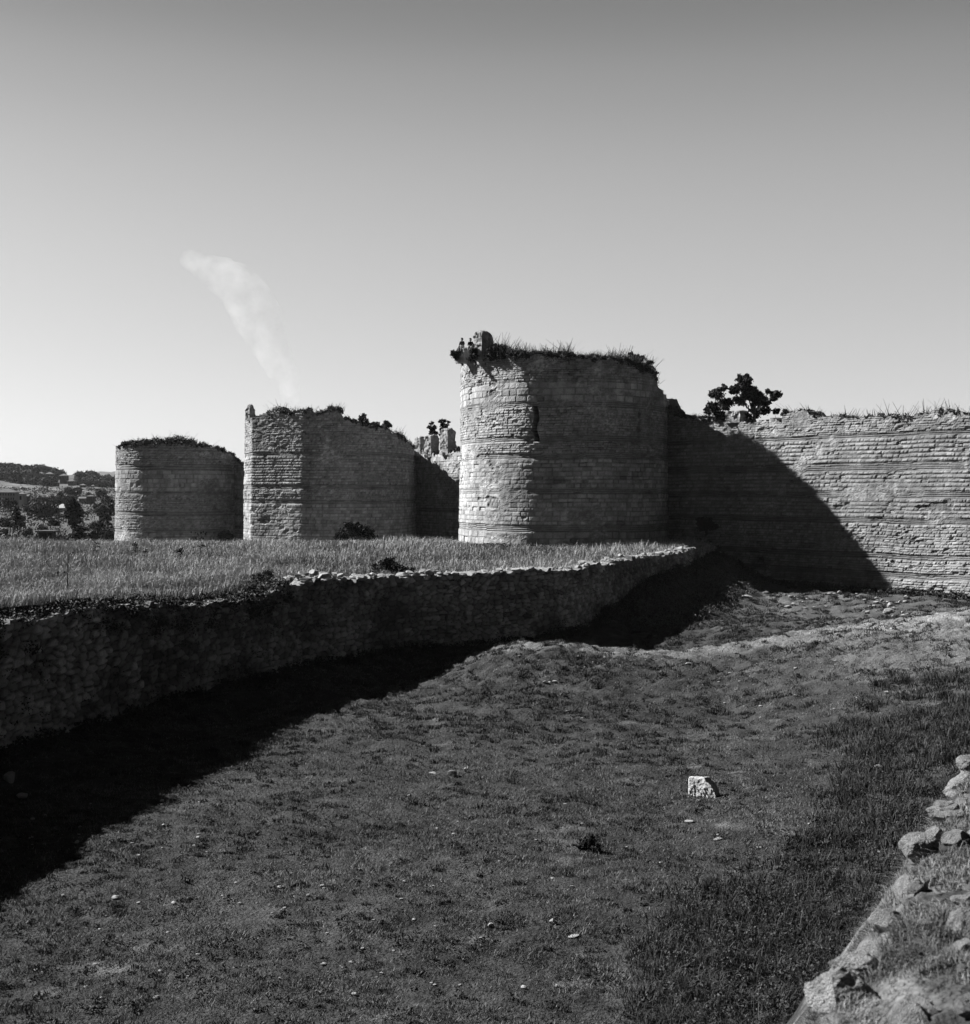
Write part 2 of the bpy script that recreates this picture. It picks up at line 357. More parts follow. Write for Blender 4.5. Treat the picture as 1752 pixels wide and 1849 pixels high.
# the big tower
TB = [(7.5, 142), (2.4, 136.5), (-.9, 131), (-2.3, 127.2)]
_p = [-.0186*126.6, 126.6]; TBr = [tuple(_p)]
while px(*_p) < 1184:
    _f = math.radians(np.interp(px(*_p), [833, 845, 865, 890, 915, 935, 955, 975, 1000, 1050, 1100, 1150, 1190], [88, 72, 58, 48, 40, 33, 23, 14, 7, -8, -24, -42, -50]))
    _p = [_p[0]+.1*math.cos(_f), _p[1]-.1*math.sin(_f)]; TBr.append(tuple(_p))
TBr = np.array(TBr+[(_p[0]+.7, _p[1]+1.1), (17.0, 120.9), (17.6, 122.6)])
PB = np.vstack([resample(TB, .4)[:-1], TBr])
def s_of_px(P, p):
    s = np.r_[0, np.cumsum(np.hypot(*np.diff(P, axis=0).T))]; q = px(P[:, 0], P[:, 1]); i0 = np.argmin(q); return float(np.interp(p, q[i0:], s[i0:]))
top_big = [(700, 660), (833, 650), (850, 642), (870, 640), (900, 643), (940, 640), (1000, 642), (1050, 645), (1100, 650), (1140, 656), (1165, 664), (1180, 676), (1188, 694), (1196, 704), (1212, 730)]
bands_t = [(2.1, 'big'), (.55, 'brick'), (2.6, 'ashlar'), (.5, 'brick'), (2.3, 'ashlar'), (.6, 'brick'), (1.0, 'rubble'), (.5, 'brick'), (2.4, 'rubble'), (.5, 'brick'), (1.2, 'big'), (4, 'rubble')]
big, PBv, ztB, sB, nB = build_wall('masonry', PB, -6.0, top_big, bands_t, 101, .11, .085, fill=(7.5, 124, 12.2), slits=((s_of_px(PB, 968), 4.6, 7.6, .16), (s_of_px(PB, 1153), 4.9, 7.3, .11)), batter=.012, bk=.04, wob=.09, fade=.22, gain=1.18)
tb = empty('round_tower', (8, 124, -5), label='tallest nearest round stone tower, its left side sunlit, weeds along its ruined top', cat='tower')
def adopt(o, root):
    o.parent = root; o.matrix_parent_inverse = Matrix.Translation(root.location).inverted() if root.rotation_euler.z == 0 else (Matrix.Translation(root.location) @ Matrix.Rotation(root.rotation_euler.z, 4, 'Z')).inverted()
    return o
adopt(big, tb)

# polygonal middle tower
T2p = [(-20.4, 183), (-27.6, 170), (-29.9, 159.4), (-27.95, 153.5), (-21.5, 150.1), (-19.5, 149.7), (-17.2, 149.6), (-15, 150.2), (-13.2, 151.4), (-11.6, 153.4), (-10.4, 156.4), (-9.6, 161), (-9.1, 169)]
top_2 = [(400, 760), (442, 757), (456, 753), (470, 750), (500, 746), (530, 748), (560, 742), (585, 747), (597, 737), (614, 739), (620, 754), (640, 764), (665, 771), (695, 773), (712, 782), (730, 792), (742, 803), (752, 818)]
bands_2 = [(1.6, 'big'), (.5, 'brick'), (4.5, 'ashlar'), (.6, 'brick'), (1.2, 'rubble'), (.5, 'brick'), (3.2, 'stripe'), (.5, 'brick'), (5, 'rubble')]
t2, P2v, zt2, s2, nrm2 = build_wall('masonry', T2p, -8.2, top_2, bands_2, 202, .13, .10, fade=.2, bk=.03, fill=(-19, 163, 9.3))
tt2 = empty('polygonal_tower', (-20, 160, -7), label='middle stone tower with flat faces and sharp corners, ruined top stepping down to the right', cat='tower')
adopt(t2, tt2)

# far round tower
ang = np.radians(np.linspace(165, 372, 70))
T3p = [(-46, 226), (-54.5, 215)]+[(-49+9.75*math.cos(a), 205+9.75*math.sin(a)) for a in ang]
top_3 = [(150, 810), (213, 808), (222, 802), (270, 799), (330, 799), (352, 803), (400, 811), (415, 818), (430, 832), (440, 838)]
bands_3 = [(1.8, 'big'), (.4, 'brick'), (2.4, 'ashlar'), (.5, 'brick'), (2.0, 'rubble'), (.6, 'brick'), (2.6, 'rubble'), (.6, 'brick'), (2.6, 'big'), (.9, 'brick'), (4, 'rubble')]
t3, P3v, zt3, s3, nrm3 = build_wall('masonry', T3p, -10.8, top_3, bands_3, 303, .17, .12, fade=.2, bk=.03, fill=(-49, 207, 7.6))
tt3 = empty('round_tower', (-49, 205, -9.5), label='farthest and lowest round stone tower at the left, shrubs on its flat top', cat='tower')
adopt(t3, tt3)

# curtain walls, in three stretches between the towers
def cp(t): return tuple(CA+CU*t)
top_c = [(300, 838), (427, 836), (442, 842), (520, 835), (745, 812), (760, 812), (775, 818), (790, 821), (812, 817), (833, 813), (900, 800), (1180, 716), (1192, 720), (1200, 729), (1212, 743), (1226, 753),
         (1262, 756), (1300, 759), (1345, 757), (1350, 763), (1378, 763), (1392, 757), (1412, 752), (1424, 741), (1440, 738), (1456, 741), (1470, 751), (1520, 754), (1600, 755), (1640, 751), (1665, 745), (1690, 743), (1735, 747), (2200, 745)]
bands_c = [(1.3, 'rubble'), (.7, 'brick'), (1.9, 'rubble'), (.5, 'brick'), (.9, 'rubble'), (.4, 'brick'), (2.2, 'rubble'), (.5, 'brick'), (1.3, 'stripe'), (.5, 'brick'), (1.5, 'stripe'), (.7, 'brick'), (1.8, 'stripe'), (.4, 'brick'), (5, 'rubble')]
curt1, PC1, ztc1, sc1, nc1 = build_wall('curtain_wall', [cp(-4), cp(38), cp(58)], [(0, -10.8), (1, -10.8)], top_c, bands_c, 404, .12, .075, batter=.01, wob=.12, fade=.30, gain=.9)
tag(curt1, 'long banded stone and brick curtain wall at the right, crossed by the big tower\'s slanting shadow', 'wall')
bands_c2 = [(1.5, 'big'), (.4, 'brick'), (3, 'ashlar'), (.5, 'brick'), (5, 'rubble')]
curt2, PC2, ztc2, sc2, nc2 = build_wall('curtain_wall', [(-11.5, 172), (6.5, 137)], -8, top_c, bands_c2, 405, .18, .11, fade=.4)
tag(curt2, 'curtain wall with three broken merlons between the polygonal tower and the big tower', 'wall')
curt3, PC3, ztc3, sc3, nc3 = build_wall('curtain_wall', [(-48, 215), (-22, 176)], -11, top_c, bands_c2, 406, .3, .18, fade=.4)
tag(curt3, 'narrow strip of curtain wall seen between the farthest tower and the polygonal tower', 'wall')

# outer retaining wall of the terrace
PO = catmull(OUTER, .09)
zt_o = []
for q in np.linspace(0, 1, 60):
    i = int(q*(len(PO)-1)); zt_o.append((q, float(berm_z(PO[i, 0], PO[i, 1]))))
def lift(q):
    i = int(q*(len(PO)-1)); p = px(PO[i, 0], PO[i, 1]) if PO[i, 1] > 30 else 0
    return float(np.interp(p, [0, 440, 520, 560, 600, 640, 720, 800, 2000], [-.25, -.2, .10, .45, .35, .2, .38, .28, .28]))
zt_o = [(q, z+lift(q)) for q, z in zt_o]
ow, POv, zto, so_, no_ = build_wall('retaining_wall', PO, -10.4, zt_o, None, 505, .09, .06, mat=M_RUBBLE, thick=1.3, jag=.22, topz=True, wob=.25, fade=.5)
tag(ow, 'low shaded rubble retaining wall curving along the ditch with a pale sunlit rim', 'wall')

# ------------------------------------------------------------------ rough blocks and rocks
def rock_mesh(name, seed, size=(1, 1, 1), sub=3, amp=.22, mat=M_ROCK, boxy=.5):
    rng = np.random.default_rng(seed); bm = bmesh.new(); bmesh.ops.create_icosphere(bm, subdivisions=sub, radius=1)
    planes = [(Vector(rng.normal(size=3)).normalized(), rng.uniform(.55, .85)) for _ in range(11)]
    for v_ in bm.verts:
        p = v_.co.copy(); m_ = max(abs(p.x), abs(p.y), abs(p.z)); p = p.lerp(p/m_*.85, boxy)
        for nrm, d in planes:
            q = p.dot(nrm)
            if q > d: p -= nrm*(q-d)
        a = float(fbm(np.array([p.x*1.3+seed+5]), np.array([p.y*1.3+p.z*1.7]), seed)[0])
        b_ = float(fbm(np.array([p.x*5+p.z*3]), np.array([p.y*5-p.z*2]), seed+1)[0])
        p *= 1+amp*a+amp*.35*b_
        v_.co = Vector((p.x*size[0], p.y*size[1], p.z*size[2]))
    me = bpy.data.meshes.new(name); bm.to_mesh(me); bm.free(); me.materials.append(mat)
    return me
def rough_box(name, w, d, h, seed, parent=None, mat=M_STONE, taper=.8, st=.14):
    """a broken masonry stub: subdivided box with stone courses and a crumbling top, standing on z=0"""
    bm = bmesh.new(); bmesh.ops.create_cube(bm, size=1)
    n = max(3, int(max(w, d, h)/st)); bmesh.ops.subdivide_edges(bm, edges=bm.edges[:], cuts=min(n, 18), use_grid_fill=True)
    tn = []
    for v_ in bm.verts:
        x, y, z = v_.co; zz = z+.5; X, Y, Zc = x*w, y*d, zz*h
        c = math.floor(Zc/.28+.3*math.sin(X*2)); j = math.floor((X+Y)/.42+c*.5)
        r = float(hsh(np.array([j*1.]), np.array([c*1.]), seed)[0])
        k = 1+(taper-1)*zz**3
        e = .16*(r-.5)+.30*float(fbm(np.array([X*1.2+Y]), np.array([Zc*1.3+Y*.5]), seed)[0])
        L = max(1e-3, math.hypot(x, y)); ox, oy = x/L*e, y/L*e
        v_.co = (X*k+ox, Y*k+oy, Zc*(1-.0*zz)+(.35*float(fbm(np.array([X*1.1]), np.array([Y*1.1]), seed+4)[0])*h*.5*zz-.16*h*(max(0, abs(x)*2-.45)**2+max(0, abs(y)*2-.45)**2)*max(0, zz-.5)*2)); tn.append(.3+.2*r)
    me = bpy.data.meshes.new(name); bm.to_mesh(me); bm.free(); me.materials.append(mat)
    a = me.attributes.new('tone', 'FLOAT', 'POINT'); a.data.foreach_set('value', tn)
    o = bpy.data.objects.new(name, me); COL.objects.link(o)
    return o
def stub(root, name, p, ptop, pbase, Y, wpx, d, seed, rz=0, taper=.85):
    w = wpx/F*Y; zt = -(ptop-HY)/F*Y; zb = -(pbase-HY)/F*Y
    o = rough_box(name, w, d, zt-zb, seed, taper=taper); o.location = ((p-CX)/F*Y, Y, zb); o.rotation_euler.z = rz
    bpy.context.view_layer.update(); o.parent = root; o.matrix_parent_inverse = Matrix.Translation(root.location).inverted(); return o
cr = math.atan2(CU[1], CU[0])
stub(tb, 'parapet_stub', 873, 599, 652, 117.6, 23, 1.7, 11, rz=-.75)
stub(tb, 'parapet_stub', 843, 628, 656, 119.6, 18, 1.8, 12, rz=-.75)
stub(tt2, 'parapet_stub', 452, 731, 760, 155.5, 13, 1.0, 13, rz=-.7, taper=.6)
stub(tt2, 'parapet_stub', 506, 735, 752, 154, 27, 1.6, 14, rz=-.7)
for p_, t_, b_, w_, sd in ((761, 789, 824, 16, 21), (780, 785, 826, 17, 22), (809, 774, 822, 20, 23)):
    r = (p_-CX)/F; tpar = (r*172+11.5)/(18+r*35); Yc = 172-35*tpar+.9
    stub(curt2, 'merlon', p_, t_, b_, Yc, w_*1.0, 1.5, sd, rz=-.75, taper=.95)
r = (1330-CX)/F; tpar = (r*CA[1]-CA[0])/(CU[0]-r*CU[1])
stub(curt1, 'merlon', 1331, 741, 764, CA[1]+CU[1]*tpar+.6, 30, 1.4, 31, rz=-.75, taper=.95)
r = (1440-CX)/F; tpar = (r*CA[1]-CA[0])/(CU[0]-r*CU[1])

# ------------------------------------------------------------------ vegetation builders
def blades(name, pos, h, w, bend, tone, mat=M_BLADE, seed=0, two=True):
    """pos Nx3; curved two-piece blades"""
    rng = np.random.default_rng(seed); n = len(pos); a = rng.random(n)*2*PI
    dx, dy = np.cos(a), np.sin(a); b = rng.random(n)*2*PI; lx, ly = np.cos(b)*bend*h, np.sin(b)*bend*h
    hw = w/2
    p0 = pos-np.stack([dx*hw, dy*hw, np.full(n, .01)], 1); p1 = pos+np.stack([dx*hw, dy*hw, -np.full(n, .01)], 1)
    if two:
        mid = pos+np.stack([lx*.35, ly*.35, h*.6], 1); k = np.stack([dx*hw*.7, dy*hw*.7, 0*dx], 1)
        tip = pos+np.stack([lx, ly, h*(1-.35*np.minimum(bend, 1))], 1)
        V = np.stack([p0, p1, mid+k, mid-k, tip], 1).reshape(-1, 3); i = np.arange(n)[:, None]*5
        return link_mesh(name, V, i+np.array([0, 1, 2, 3]), i+np.array([3, 2, 4]), np.repeat(tone, 5), mat)
    tip = pos+np.stack([lx, ly, h], 1)
    V = np.stack([p0, p1, tip], 1).reshape(-1, 3); i = np.arange(n)[:, None]*3
    return link_mesh(name, V, None, i+np.array([0, 1, 2]), np.repeat(tone, 3), mat)
def leaf_arrays(pos, size, tone, rng):
    n = len(pos); u = rng.normal(size=(n, 3)); u /= np.linalg.norm(u, axis=1)[:, None]
    w = rng.normal(size=(n, 3)); w -= u*(w*u).sum(1)[:, None]; w /= np.linalg.norm(w, axis=1)[:, None]
    s_ = size[:, None]
    V = np.stack([pos-u*s_, pos+w*s_*.5, pos+u*s_, pos-w*s_*.5], 1).reshape(-1, 3)
    return V, np.arange(n)[:, None]*4+np.array([0, 1, 2, 3]), np.repeat(tone, 4)
def clump_points(clumps, per_m3, rng, shell=.4):
    """clumps: (x,y,z,rx,ry,rz); leaves gathered in twig-sized bunches"""
    out = []
    for (x, y, z, rx, ry, rz) in clumps:
        n = max(40, int(14*per_m3*(rx*ry*rz)**.72)); nb = max(16, n//20)
        d = rng.normal(size=(nb, 3)); d /= np.linalg.norm(d, axis=1)[:, None]; rr = rng.uniform(shell, 1.12, nb)[:, None]
        c = d*rr*np.array([rx, ry, rz])+np.array([x, y, z])
        k = rng.integers(0, nb, n); out.append(c[k]+rng.normal(size=(n, 3))*np.array([rx, ry, rz])*.24)
    return np.vstack(out)
def limb_mesh(name, segs, mat=M_BARK):
    """segs: list of polylines [(Vector,radius)...] as tapered tubes"""
    V = []; Fq = []; 
    for pl in segs:
        off = len(V); K = 7
        for i, (p, r_) in enumerate(pl):
            dirv = (pl[min(i+1, len(pl)-1)][0]-pl[max(i-1, 0)][0]).normalized(); a = dirv.orthogonal().normalized(); b = dirv.cross(a)
            for k in range(K): V.append(p+(a*math.cos(2*PI*k/K)+b*math.sin(2*PI*k/K))*r_*(1+.12*math.sin(k*3+i)))
        for i in range(len(pl)-1):
            for k in range(K): Fq.append((off+i*K+k, off+i*K+(k+1) % K, off+(i+1)*K+(k+1) % K, off+(i+1)*K+k))
    return link_mesh(name, np.array([tuple(v) for v in V]), Fq, None, None, mat, smooth=True)
def crooked(a, b, r0, r1, rng, n=6, k=.08):
    a = Vector(a); b = Vector(b); L = (b-a).length; out = []
    for i in range(n+1):
        t = i/n; j = Vector(rng.normal(size=3))*L*k*math.sin(PI*t); out.append((a.lerp(b, t)+j*.6, r0+(r1-r0)*t))
    return out
def plant(kind, base, clumps, dens, leaf, label, cat, seed, tone=.045, group=None, trunk_r=.12, lean=0, shell=.35, parts=('crown', 'trunk')):
    """a tree or bush: tapered trunk with limbs to every clump, crown of leaves in bunches"""
    rng = np.random.default_rng(seed); b = Vector(base); main_ = [c for i, c in enumerate(clumps) if i % 4 == 0] if len(clumps) > 8 else clumps; root = empty(kind, b, label=label, cat=cat, group=group)
    pts = clump_points(clumps, dens, rng, shell)
    V, Fq, T = leaf_arrays(pts, leaf*rng.uniform(.6, 1.3, len(pts)), tone*rng.uniform(.5, 1.7, len(pts)), rng)
    cr_ = link_mesh(parts[0], V, Fq, None, T, M_LEAF); adopt(cr_, root)
    zc = sum(c[2] for c in clumps)/len(clumps); fork = b.lerp(Vector((sum(c[0] for c in clumps)/len(clumps), sum(c[1] for c in clumps)/len(clumps), zc)), .45)
    segs = [crooked(b-Vector((0, 0, .25)), fork, trunk_r, trunk_r*.65, rng)]
    for c in main_:
        segs.append(crooked(fork, Vector(c[:3])+Vector((0, 0, c[5]*.3)), trunk_r*.5, trunk_r*.12, rng, k=.1))
    tr = limb_mesh(parts[1], segs); adopt(tr, root)
    return root
def pxclumps(lst, Y, depth=1.0, rng=random):
    out = []
    for (p, q, rp) in lst:
        r_ = rp/F*Y; c = at(p, q, Y+rng.uniform(-.6, .6)*depth); out.append((c.x, c.y, c.z, r_*.85, r_*.8, r_*.72))
        for _ in range(3):
            a_ = rng.uniform(0, 2*PI); q_ = r_*rng.uniform(.28, .48); out.append((c.x+math.cos(a_)*r_*.95, c.y+rng.uniform(-.5, .5)*r_, c.z+math.sin(a_)*r_*.8, q_*1.2, q_, q_*.8))
    return out

# ------------------------------------------------------------------ grass, weeds and ground cover (stuff)
def scatter(n, y0, y1, rng, xr=.46, pw=1.0):
    y = y0*(y1/y0)**(rng.random(n)**pw); x = rng.uniform(-xr, xr, n)*y
    return x, y
rng = np.random.default_rng(3)
# ditch turf
x, y = scatter(760000, 17, 72, rng)
k = ~inpoly(x, y, BERM_POLY) & (x > np.interp(y, _op[:, 1], _op[:, 0])+.3); x, y = x[k], y[k]
n1 = fbm(x*.35, y*.35, 51); n2 = fbm(x*1.6, y*1.6, 81); n3 = fbm(x*.12, y*.2, 82)
k = rng.random(len(x)) < .55+1.4*n2+ .8*n3-.2*ss(.10, .28, fbm(x*.5, y*.9, 53)+.10*fbm(x*3, y*3, 54)); x, y, n1, n2 = x[k], y[k], n1[k], n2[k]
n = len(x); z = ground_z(x, y)
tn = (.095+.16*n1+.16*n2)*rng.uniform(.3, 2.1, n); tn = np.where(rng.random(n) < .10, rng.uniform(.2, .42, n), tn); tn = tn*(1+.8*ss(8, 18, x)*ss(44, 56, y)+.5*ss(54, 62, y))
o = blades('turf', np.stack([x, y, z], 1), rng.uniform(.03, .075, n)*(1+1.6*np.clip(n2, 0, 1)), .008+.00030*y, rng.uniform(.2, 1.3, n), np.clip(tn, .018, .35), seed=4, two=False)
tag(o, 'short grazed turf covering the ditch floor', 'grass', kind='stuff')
# tall dry grass on the terrace
x, y = scatter(1000000, 22, 212, rng, xr=.46, pw=.8)
k = inpoly(x, y, BERM_POLY) & ~behind_curtain(x, y) & ((y < 122) | (x < 3)); x, y = x[k], y[k]
for P_ in (PB, T3p, T2p):
    q = ~inpoly(x, y, np.array(P_)); x, y = x[q], y[q]
n1 = fbm(x*.25, y*.12, 91); n2 = fbm(x*1.2, y*1.2, 92)
n = len(x); z = ground_z(x, y)
h = rng.uniform(.15, .62, n)*(1+1.6*n1+1.2*n2)*np.interp(y, [20, 60, 110, 212], [.8, 1, 1.4, 1.8])
tn = (.40+.7*n1+.45*n2)*rng.uniform(.25, 1.7, n)
o = blades('tall_grass', np.stack([x, y, z], 1), h, .006+.00030*y, rng.uniform(.1, 1.1, n), np.clip(tn, .04, .7), seed=5)
tag(o, 'tall dry meadow grass covering the terrace before the towers', 'grass', kind='stuff')
# (meadow clumps follow)
def tussocks(name, cx_, cy_, per, r, h, tone, rng, label, cat='grass', w0=.01, wy=.00035):
    n0 = len(cx_); i = np.repeat(np.arange(n0), per); a = rng.random(len(i))*2*PI; rr = np.sqrt(rng.random(len(i)))
    R_ = (r*rng.uniform(.5, 1.5, n0))[i]; x = cx_[i]+np.cos(a)*rr*R_*1.35; y = cy_[i]+np.sin(a)*rr*R_
    hh = (h*rng.uniform(.6, 1.4, n0))[i]*(1-.65*rr**2)*rng.uniform(.6, 1.1, len(i))
    t_ = (tone*rng.uniform(.5, 1.8, n0))[i]*rng.uniform(.6, 1.5, len(i))
    o = blades(name, np.stack([x, y, ground_z(x, y)], 1), hh, w0+wy*y, rng.uniform(.3, 1.1, len(i)), t_, seed=6)
    return tag(o, label, cat, kind='stuff')
x, y = scatter(5200, 36, 200, rng, pw=.75)
k = inpoly(x, y, BERM_POLY) & ~behind_curtain(x, y) & ((y < 118) | (x < -8)) & (rng.random(len(x)) < .35+2.2*fbm(x*.2, y*.12, 95))
for P_ in (PB, T3p, T2p): k &= ~inpoly(x, y, np.array(P_))
tussocks('meadow_weeds', x[k], y[k], 46, .34, .62, .22, rng, 'taller uneven weeds standing in the terrace meadow', w0=.008, wy=.0003)
x, y = scatter(30000, 20, 122, rng, pw=.9)
k = ~inpoly(x, y, BERM_POLY) & (x > np.interp(y, _op[:, 1], _op[:, 0])+1) & ~behind_curtain(x, y)
k &= rng.random(len(x)) < (.22+.78*ss(36, 60, y))*(.35+2.2*fbm(x*.35, y*.35, 61))+.04; x, y = x[k], y[k]
tussocks('tussock_grass', x, y, 38, np.interp(y, [20, 50], [.10, .24]), np.interp(y, [20, 50], [.08, .19]), .05, rng, 'dark grass tussocks dotting the low ridge across the ditch')
# rough weeds at the right foot of the bank
x, y = scatter(11000, 19, 52, rng, xr=.5)
lim = np.interp(y, [19, 22, 28.5, 31, 35, 47, 52], [1.5, 2.6, 4.4, 7, 9.2, 12.6, 15])+2.2*fbm(x*.5, y*.5, 62)
k = (x > lim) & (rng.random(len(x)) < .6+1.2*fbm(x*.7, y*.7, 63)) & (bank_z(x, y) < ditch_z(x, y)+2.5); x, y = x[k], y[k]
tussocks('rough_weeds', x, y, 50, .32, .5, .05, rng, 'dark rough weeds thick at the lower right of the ditch', w0=.006, wy=.0004)
nn = 1500; yy = rng.uniform(72, 118, nn); xx = np.interp(yy, _op[:, 1], _op[:, 0])+4+rng.random(nn)*26
k = ~behind_curtain(xx, yy) & (rng.random(nn) < .5+1.8*fbm(xx*.25, yy*.25, 67)); xx, yy = xx[k], yy[k]
tussocks('low_scrub', xx, yy, 80, .42, .26, .05, rng, 'dark low scrub on the slope under the curtain wall', 'scrub')
nn = 1300; yy = 214+rng.random(nn)**1.6*560; xx = -yy*rng.uniform(.27, .42, nn)
k = fbm(xx*.03, yy*.09, 68)+.1*rng.random(nn) > .02; xx, yy = xx[k], yy[k]
i_ = np.repeat(np.arange(len(xx)), 26); d_ = rng.normal(size=(len(i_), 3))*np.array([1.0, .8, .42])*(.35+yy[i_, None]*.0016)
V_, F_, T_ = leaf_arrays(np.stack([xx, yy, ground_z(xx, yy)+.3+yy*.0006], 1)[i_]+d_, .10+.0007*yy[i_]*rng.uniform(.6, 1.4, len(i_)), .06*rng.uniform(.4, 2.0, len(i_)), rng)
tag(link_mesh('valley_scrub', V_, F_, None, T_, M_LEAF), 'patchy scrub and hedges over the valley floor at the left', 'scrub', kind='stuff')
x, y = scatter(16000, 19, 60, rng, xr=.5); lim = np.interp(y, [19, 22, 28.5, 31, 35, 47, 52], [1.5, 2.6, 4.4, 7, 9.2, 12.6, 15])+2.2*fbm(x*.5, y*.5, 62)
k = (bank_z(x, y) < ditch_z(x, y)+1) & ~inpoly(x, y, BERM_POLY) & (rng.random(len(x)) < np.where(x > lim, .6, .10+.5*fbm(x*.8, y*.8, 69))); X_, Y_ = x[k], y[k]
LEAFY_AT = (X_, Y_, ground_z(X_, Y_)+np.where(X_ > lim[k], rng.uniform(.05, .38, k.sum()), .03))
# debris plants hanging on the retaining wall and its foot
def leafy(name, x, y, z, spread, per, size, tone, rng, label, cat='undergrowth'):
    i = np.repeat(np.arange(len(x)), per); d = rng.normal(size=(len(i), 3)); d /= np.linalg.norm(d, axis=1)[:, None]
    pos = np.stack([x, y, z], 1)[i]+d*(spread*rng.uniform(.4, 1, len(i)))[:, None]*np.array([1.2, 1.2, .8])
    V, Fq, T = leaf_arrays(pos, size*rng.uniform(.6, 1.4, len(i)), tone*rng.uniform(.4, 1.8, len(i)), rng)
    return tag(link_mesh(name, V, Fq, None, T, M_LEAF), label, cat, kind='stuff')
leafy('broadleaf_weeds', *LEAFY_AT, .10, 26, .028, .06, rng, 'low broad-leaved weeds among the ditch grass', 'weeds')
idx = [i for i in range(len(POv)) if 22 < POv[i, 1] < 61]
ii = rng.choice(idx, 520); off_ = rng.uniform(-.3, 1.6, len(ii)); xx = POv[ii, 0]-no_[ii, 0]*off_; yy = POv[ii, 1]-no_[ii, 1]*off_
zz = zto[ii]-np.where(off_ < 0, rng.uniform(0, 1.0, len(ii)), -.05)
leafy('undergrowth', xx, yy, zz, .38, 130, .05, .035, rng, 'dark weeds hanging over the rim of the retaining wall')
ii = rng.choice(len(POv), 700); off_ = rng.uniform(0, 1.0, len(ii))**1.5; xx = POv[ii, 0]+no_[ii, 0]*(off_+.3); yy = POv[ii, 1]+no_[ii, 1]*(off_+.3)
leafy('undergrowth', xx, yy, ground_z(xx, yy)+.1, .4, 60, .06, .03, rng, 'dark weeds along the foot of the retaining wall')
ii = rng.choice(len(POv), 420); q_ = rng.random(len(ii)); xx = POv[ii, 0]+no_[ii, 0]*.08; yy = POv[ii, 1]+no_[ii, 1]*.08
leafy('creepers', xx, yy, -9.2+q_*(zto[ii]+9.2), .34, 36, .045, .04, rng, 'small creepers rooted in the face of the retaining wall')
k = rng.random(900); yy = 80+k*36; xx = np.interp(yy, _op[:, 1], _op[:, 0])+rng.uniform(.4, 5.5, 900)
leafy('scrub', xx, yy, ground_z(xx, yy)+.05, .45, 40, .07, .075, rng, 'dark scrub on the shaded scree at the corner of the ditch', 'scrub')
def rim(name, P, zt, Nn, p0, p1, n, label, h=.5, r_=.35, per=120, tone=.05, size=.08, back=2.0, nb=22):
    q = px(P[:, 0], P[:, 1]); idx = np.where((q > p0) & (q < p1) & (P[:, 1] > 0))[0]
    idx = idx[(Nn[idx, 1] < .3)]
    ii = rng.choice(idx, n); of = rng.uniform(-.1, back, n); x = P[ii, 0]-Nn[ii, 0]*of; y = P[ii, 1]-Nn[ii, 1]*of; z = zt[ii]+.05
    g = .35+2.6*np.clip(fbm(ii*.03, ii*0, 77)+.18, 0, 1)*rng.uniform(.5, 1.2, n)
    i = np.repeat(np.arange(n), per); d = rng.normal(size=(len(i), 3)); d /= np.linalg.norm(d, axis=1)[:, None]
    pos = np.stack([x, y, z], 1)[i]+d*(r_*g[i]*rng.uniform(.3, 1, len(i)))[:, None]
    V, Fq, T = leaf_arrays(pos, size*rng.uniform(.6, 1.4, len(i)), tone*rng.uniform(.4, 1.8, len(i)), rng)
    # wiry stems
    m = n*nb//10; jj = rng.integers(0, n, m); base = np.stack([x, y, z], 1)[jj]+rng.normal(size=(m, 3))*[.3, .3, .05]
    hh = h*rng.uniform(.4, 1.6, m)*g[jj]; a = rng.random(m)*2*PI; w = .03; dx = np.stack([np.cos(a)*w, np.sin(a)*w, 0*a], 1); tip = base+np.stack([rng.normal(size=m)*.5*hh, rng.normal(size=m)*.5*hh, hh*.8], 1)
    V2 = np.stack([base-dx, base+dx, tip+dx*.3, tip-dx*.3], 1).reshape(-1, 3); F2 = len(V)+np.arange(m)[:, None]*4+np.array([0, 1, 2, 3])
    return tag(link_mesh(name, np.vstack([V, V2]), np.vstack([Fq, F2]), None, np.r_[T, np.full(4*m, .09)], M_LEAF), label, 'undergrowth', kind='stuff')
rim('rim_growth', PBv, ztB, nB, 880, 1190, 520, 'dark weeds and grass fringing the top of the tallest tower', h=1.1, r_=.62, nb=40)
rim('rim_growth', PBv, ztB, nB, 830, 880, 30, 'sparse weeds at the left rim of the tallest tower', h=.6, r_=.35)
rim('rim_growth', P2v, zt2, nrm2, 480, 745, 220, 'low weeds on the ruined top of the polygonal tower', h=.9, r_=.55, size=.11, nb=40)
rim('rim_growth', P3v, zt3, nrm3, 214, 432, 260, 'dark shrubby growth on the flat top of the farthest tower', h=.8, r_=.65, size=.13)
rim('rim_growth', PC1, ztc1, nc1, 1196, 1330, 90, 'weeds on the curtain wall top beside the tallest tower', h=.6, r_=.35)
rim('rim_growth', PC1, ztc1, nc1, 1400, 1760, 110, 'thin dry weeds on the curtain wall top at the right', h=.7, r_=.2, per=40, tone=.08)
rim('rim_growth', PC2, ztc2, nc2, 750, 834, 60, 'weeds among the three broken merlons', h=.4, r_=.35, size=.11)
# foot of the towers
def foot(P, Nn, p0, p1, n, label, r_=.4):
    q = px(P[:, 0], P[:, 1]); idx = np.where((q > p0) & (q < p1) & (Nn[:, 1] < .2))[0]; ii = rng.choice(idx, n); of = rng.uniform(.1, 1.4, n)
    x = P[ii, 0]+Nn[ii, 0]*of; y = P[ii, 1]+Nn[ii, 1]*of
    leafy('undergrowth', x, y, ground_z(x, y)+.25, r_, 50, .09, .05, rng, label)
foot(PBv, nB, 835, 1200, 160, 'weeds along the foot of the tallest tower')
foot(P2v, nrm2, 442, 745, 150, 'weeds along the foot of the polygonal tower', .5)
foot(P3v, nrm3, 213, 430, 120, 'weeds along the foot of the farthest tower', .6)
foot(PC1, nc1, 1200, 1760, 220, 'weeds along the foot of the long curtain wall', .4)
